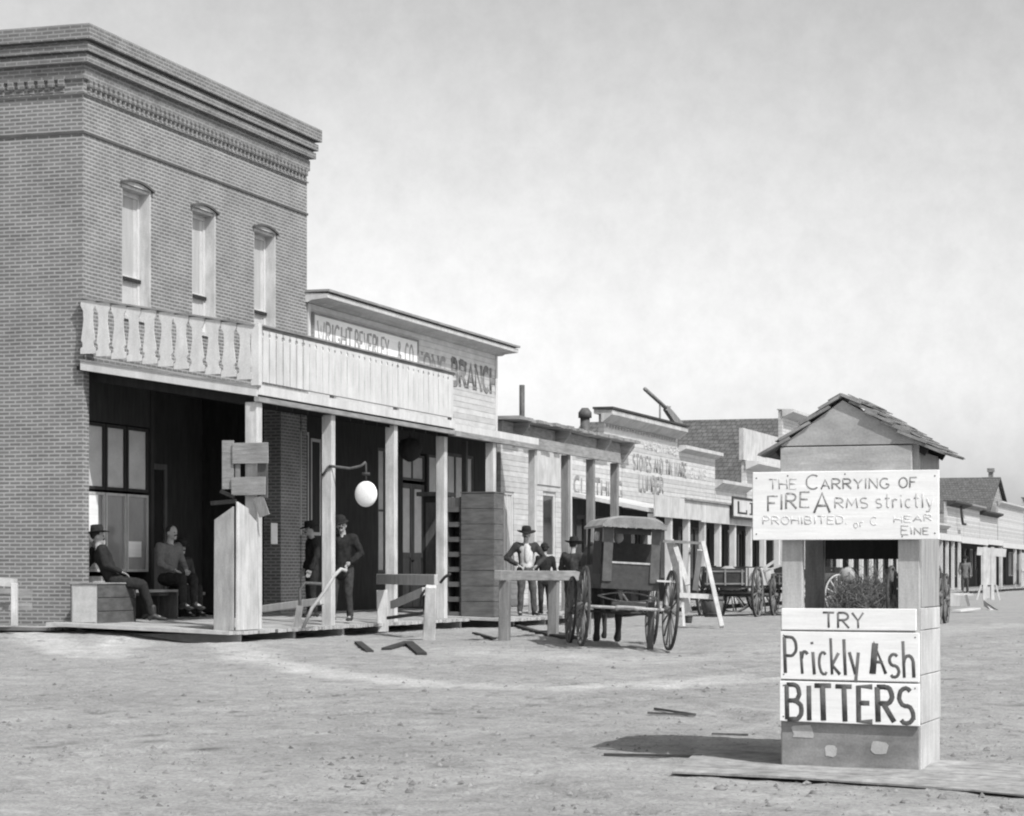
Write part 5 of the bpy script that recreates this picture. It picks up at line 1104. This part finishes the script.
MB().tube([(0, 1.35, 1.38), (0, 1.6, 1.41), (0, 1.86, 1.38)], .035, 6, rf=.07).build('mane', M_HAIR, HO)
MB().lathe([(.27, -.03), (.27, .03)], 16).build('strap', M_LEATH, HO) if False else None
for sx_ in (-1, 1): MB().tube([(sx_ * .30, -.1, 1.0), (sx_ * .30, 1.2, 1.05)], .014, 6).build('trace', M_LEATH, HO)
# hitching post beside the buggy
o = MB().bar((0, 0, -.1), (.02, 0, .62), .09, .09, up=(0, 1, 0)).jitter(.004).build('short_post', M_MIDW); o.location = at_px(650, 33.6, -.03)
tag(o, 'short dark post standing just inside the right buggy wheel', 'post')
# ---- A-frame with bucket
ao = G(700, 627); o_ = ao
AF = thing('pump_frame', 'pale timber frame of slanting legs with a cross bar, right of the buggy', 'frame', ao)
def wa(px, py, D=44): return W(px, D, 1 + (573 - py) / F * D) - ao
MB().bar(wa(722, 627, 43.2), wa(703, 542, 44.4), .08, .07, up=(0, 1, 0)).build('leg', M_OLDWH, AF, .005)
MB().bar(wa(684, 627, 43.4), wa(680, 560, 44.2), .05, .05, up=(0, 1, 0)).build('leg', M_LIGHTW, AF)
MB().bar(wa(688, 612, 46.0), wa(670, 541, 44.6), .15, .05, up=(0, 1, 0)).build('leg', M_OLDWH, AF, .005)
MB().bar(wa(663, 541, 44.4), wa(706, 543.5, 44.5), .05, .05).build('cross_bar', M_GREYW, AF)
MB().bar(wa(678, 595, 43.6), wa(717, 597, 43.8), .05, .09).build('shelf', M_OLDWH, AF)
MB().bar(wa(675, 545, 44.5), wa(688, 585, 43.9), .09, .03, up=(0, 1, 0)).build('brace', M_OLDWH, AF)
MB().bar(wa(690, 548, 44.7), wa(686, 580, 44.2), .03, .03, up=(0, 1, 0)).build('brace', M_GREYW, AF)
MB().bar(wa(700, 550, 44.7), wa(695, 590, 45.2), .10, .03, up=(0, 1, 0)).build('board', M_OLDWH, AF)
def bucket(label, px, py, D, R, H, m_, nm='bucket'):
    b = thing(nm, label, nm, at_px(px, D, 1 + (573 - py) / F * D))
    MB().lathe([(R * .82, 0), (R * .98, H * .5), (R, H), (R * .9, H), (R * .88, H * .85)], 16).build('tub', m_, b)
    for z in (.12, .8): MB().lathe([(R * (.84 + .2 * z) + .004, H * z), (R * (.84 + .2 * z) + .006, H * z + .03)], 16).build('hoop', M_IRON, b)
    return b
bucket('dark wooden tub hanging low between the legs of the pale timber frame', 713, 617, 44.6, .19, .38, M_MIDW, 'tub')
bucket('small dark pot on the ground by the left leg of the timber frame', 688, 623, 43.9, .08, .13, M_IRON, 'pot')
# ---- farm wagons
def wagon(label, loc, rz, m_, L_=3.0, Wd=1.0, zb=.68, h=.46, group=None, tongue=True, load=None):
    r = thing('farm_wagon', label, 'wagon', loc, rz, group); OFF[r.name] = Vector((0, 0, 0)); hw = Wd / 2
    MB().box(-hw, hw, 0, L_, zb, zb + .05).build('bed', m_, r)
    for sx_ in (-1, 1):
        MB().box(sx_ * hw - .015, sx_ * hw + .015, 0, L_, zb + .051, zb + h).build('side_board', M_OLDWH if sx_ > 0 and load is None else m_, r)  # unloaded wagon: right board coloured pale for the sun on that side
        MB().box(sx_ * hw - .03, sx_ * hw + .03, .02, .08, zb - .02, zb + h + .03).build('stake', m_, r)
    MB().box(-hw + .02, hw - .02, -.02, .01, zb + .051, zb + h - .02).build('tailboard', m_, r)
    for z in (zb + .08, zb + h - .1): MB().box(-hw + .04, hw - .04, -.035, -.021, z, z + .035).build('batten', M_GREYH, r)
    for x in (-hw + .08, 0, hw - .11): MB().box(x, x + .035, -.05, -.036, zb + .06, zb + h - .04).build('batten', M_GREYH, r)
    for y, R in ((.5, .58), (L_ - .55, .50)):
        MB().tube([(-hw - .12, y, R), (hw + .12, y, R)], .04, 8).build('axle', M_MIDW, r)
        for sx_ in (-1, 1): wheel('wheel', (sx_ * (hw + .14), y, R), R, r, M_WHEEL if load != 'pale' else M_LIGHTW, 12, rw=.05, rt=.05, ss=.02)
    if tongue: MB().bar((0, L_, .55), (0, L_ + 2.2, .45), .08, .08).build('tongue', M_LIGHTW, r)
    return r
w1 = wagon('box wagon with dark tailboard and right side coloured pale for sunlight, between the timber frame and sign box', at_px(725, 54.5, -.02), -AL, mat('dark_wagon_box', .055, .35, .8, (8, 8, 8), .4), group='wagons parked in the street')
sk = MB(); sk.ell((0, 0, .15), (.26, .34, .30), 14, 9).ell((.2, .1, .10), (.2, .25, .22), 12, 8).jitter(.01)
o = sk.build('grain_sack', M_CANV); o.location = at_px(728, 55.6, .72); tag(o, 'pale lumpy sack standing in the bed of the box wagon', 'sack')
w2 = wagon('bare wagon with pale spoked wheels, close behind the left post of the sign box', at_px(768, 57, -.02), math.radians(-50), M_MIDW, L_=2.3, Wd=1.0, h=.34, group='wagons parked in the street', load='pale')
o = MB().bar(at_px(758, 56, 1.02), at_px(776, 56, 1.30), .06, .06).bar(at_px(760, 56.2, 1.0), at_px(781, 56.2, 1.18), .05, .05).build('crossed_poles', M_LIGHTW)
tag(o, 'two pale poles sticking up from the bare wagon behind the sign box', 'poles')
w5 = wagon('dark side-on wagon added behind the box wagon to fill in the shade there', at_px(712, 61, -.02), -AL - math.radians(80), M_DARKW, group='wagons parked in the street', load='plain', L_=3.0, Wd=1.1, h=.5, tongue=False)  # extra wagon, added to deepen the darkness around the box wagon
w3 = wagon('wagon seen through the opening of the sign box, behind the brush heap', at_px(812, 66, -.02), -AL, M_DARKW, group='wagons parked in the street', load='plain', L_=3.2, Wd=1.2, zb=.72)
w4 = wagon('wagon mostly hidden by the sign box, one dark wheel showing at its right edge', at_px(911, 46.5, -.02), -AL, M_DARKW, group='wagons parked in the street', load='plain', L_=2.2, Wd=.62, zb=.62, h=.4, tongue=False)
# ---- heap of cut brush seen through the kiosk
random.seed(11); hb_ = MB(); bo = at_px(866, 52, 0)
for i in range(620):
    a = random.uniform(0, 6.28); rr = random.uniform(0, 1.0) ** .7; p = Vector((math.cos(a) * rr * .85, math.sin(a) * rr * .7, 0)); hgt = .8 * (1 - rr * .5)
    z0_ = random.uniform(0, hgt); d = Vector((random.uniform(-1, 1), random.uniform(-1, 1), random.uniform(.1, 1.3))).normalized() * random.uniform(.25, .6)
    q = p + Vector((0, 0, z0_)); m1 = q + d * .5 + Vector((random.uniform(-.05, .05), 0, 0)); hb_.tube([q, m1, q + d], lambda t: .014 - .010 * t, 4, cap=False)
    for e in range(2):
        qq = q + d * random.uniform(.4, 1); hb_.tube([qq, qq + Vector((random.uniform(-.15, .15), random.uniform(-.15, .15), random.uniform(0, .2)))], .006, 3, cap=False)
o = hb_.build('brush_heap', M_BRUSH); o.location = bo; tag(o, 'tangled heap of dry cut brush seen through the opening of the sign box', 'brush heap')
# a second pale heap of sacks beside it
for i, (px, py, r, t_) in enumerate(((848, 570, .17, 'pale bundle lying on top of the brush heap seen through the sign box'),)):
    D = 52.3; o = MB().ell((0, 0, 0), (r, r * .7, r * 1.1), 12, 8).jitter(.02).build('cloth_bundle', M_CANV); o.location = at_px(px, D, 1 + (573 - py - 6) / F * D); tag(o, t_, 'bundle')
# ---- right-hand clutter
def pxD(px, py, D): return W(px, D, 1 + (573 - py) / F * D)
tb = thing('work_bench', 'pale wooden bench with slanting legs in the street right of the sign box', 'bench', G(962, 607)); g0 = G(962, 607); D0 = g0.y
def wt(px, py, dd=0): return pxD(px, py, D0 + dd) - g0
MB().bar(wt(944, 593.5), wt(972, 594.5), .35, .07).build('top', M_OLDWH, tb)
for a in (947, 966): 
    for dd in (-.15, .15): MB().bar(wt(a, 595, dd), wt(a + (-2 if a < 955 else 3), 606, dd), .07, .05, up=(0, 1, 0)).build('leg', M_GREYW, tb)
o = MB().bar(pxD(948, 600, 66), pxD(959, 601, 66), .3, .3).build('tool_chest', M_LIGHTW); tag(o, 'small pale wooden chest under the work bench', 'chest')
o = MB().bar(pxD(956, 611, 60), pxD(976, 608.5, 61.5), .25, .04).build('loose_plank', M_WHITE); tag(o, 'white plank lying on the dirt below the work bench', 'plank')
mb_ = MB(); mb_.add([pxD(983, 600, 66), pxD(1000, 611, 64), pxD(992, 612, 64), pxD(984, 606, 66), pxD(983, 600, 66.3), pxD(1000, 611, 64.3), pxD(992, 612, 64.3), pxD(984, 606, 66.3)], [(0, 1, 2, 3), (7, 6, 5, 4), (0, 4, 5, 1), (1, 5, 6, 2), (2, 6, 7, 3), (3, 7, 4, 0)])
tag(mb_.build('fallen_panel', M_WHITE), 'white panel fallen flat on the street at the right', 'panel')
M_SFW = M_OLDWH
SF = thing('sign_frame', 'tall white lattice sign frame with slanting stays at the right edge of the street', 'frame', G(990, 600)); g0 = G(990, 600); D0 = g0.y
for a in (984.5, 992.5): MB().bar(wt(a, 601), wt(a, 547), .12, .08, up=(0, 1, 0)).build('post', M_OLDWH, SF)
MB().bar(wt(988.5, 585), wt(988.5, 549), .55, .05, up=(0, 1, 0)).build('panel', M_OLDWH, SF)
MB().add([wt(981, 587), wt(995, 587), wt(990, 598), wt(987, 598), wt(981, 587, .1), wt(995, 587, .1), wt(990, 598, .1), wt(987, 598, .1)], [(0, 1, 2, 3), (7, 6, 5, 4), (0, 4, 5, 1), (1, 5, 6, 2), (2, 6, 7, 3), (3, 7, 4, 0)]).build('shield', M_OLDWH, SF)
MB().bar(wt(996, 585), wt(1000, 602), .06, .06, up=(0, 1, 0)).build('stay', M_OLDWH, SF); MB().bar(wt(981, 585), wt(976, 602), .06, .06, up=(0, 1, 0)).build('stay', M_OLDWH, SF)
MB().bar(wt(977, 551), wt(1006, 553), .06, .30).build('top_board', M_OLDWH, SF)
person('pale-clad figure standing under the dark porch right of the sign box', pxD(965, 594, 112), math.radians(170), h=1.75, coat=M_SHIRT2, trousers=M_TROU, hat='brim', vest=True)
o = thing('picket_screen', 'slatted white screen closing the porch beyond the sign frame', 'screen', P(2.6, 112, .2), -AL); OFF[o.name] = Vector((0, 0, 0))
for i in range(9): MB().box(0, .04, i * .55, i * .55 + .25, 0, 2.0).build('slat', M_OLDWH, o)
MB().box(.041, .08, -.1, 4.8, .9, 1.0).build('rail', M_OLDWH, o)
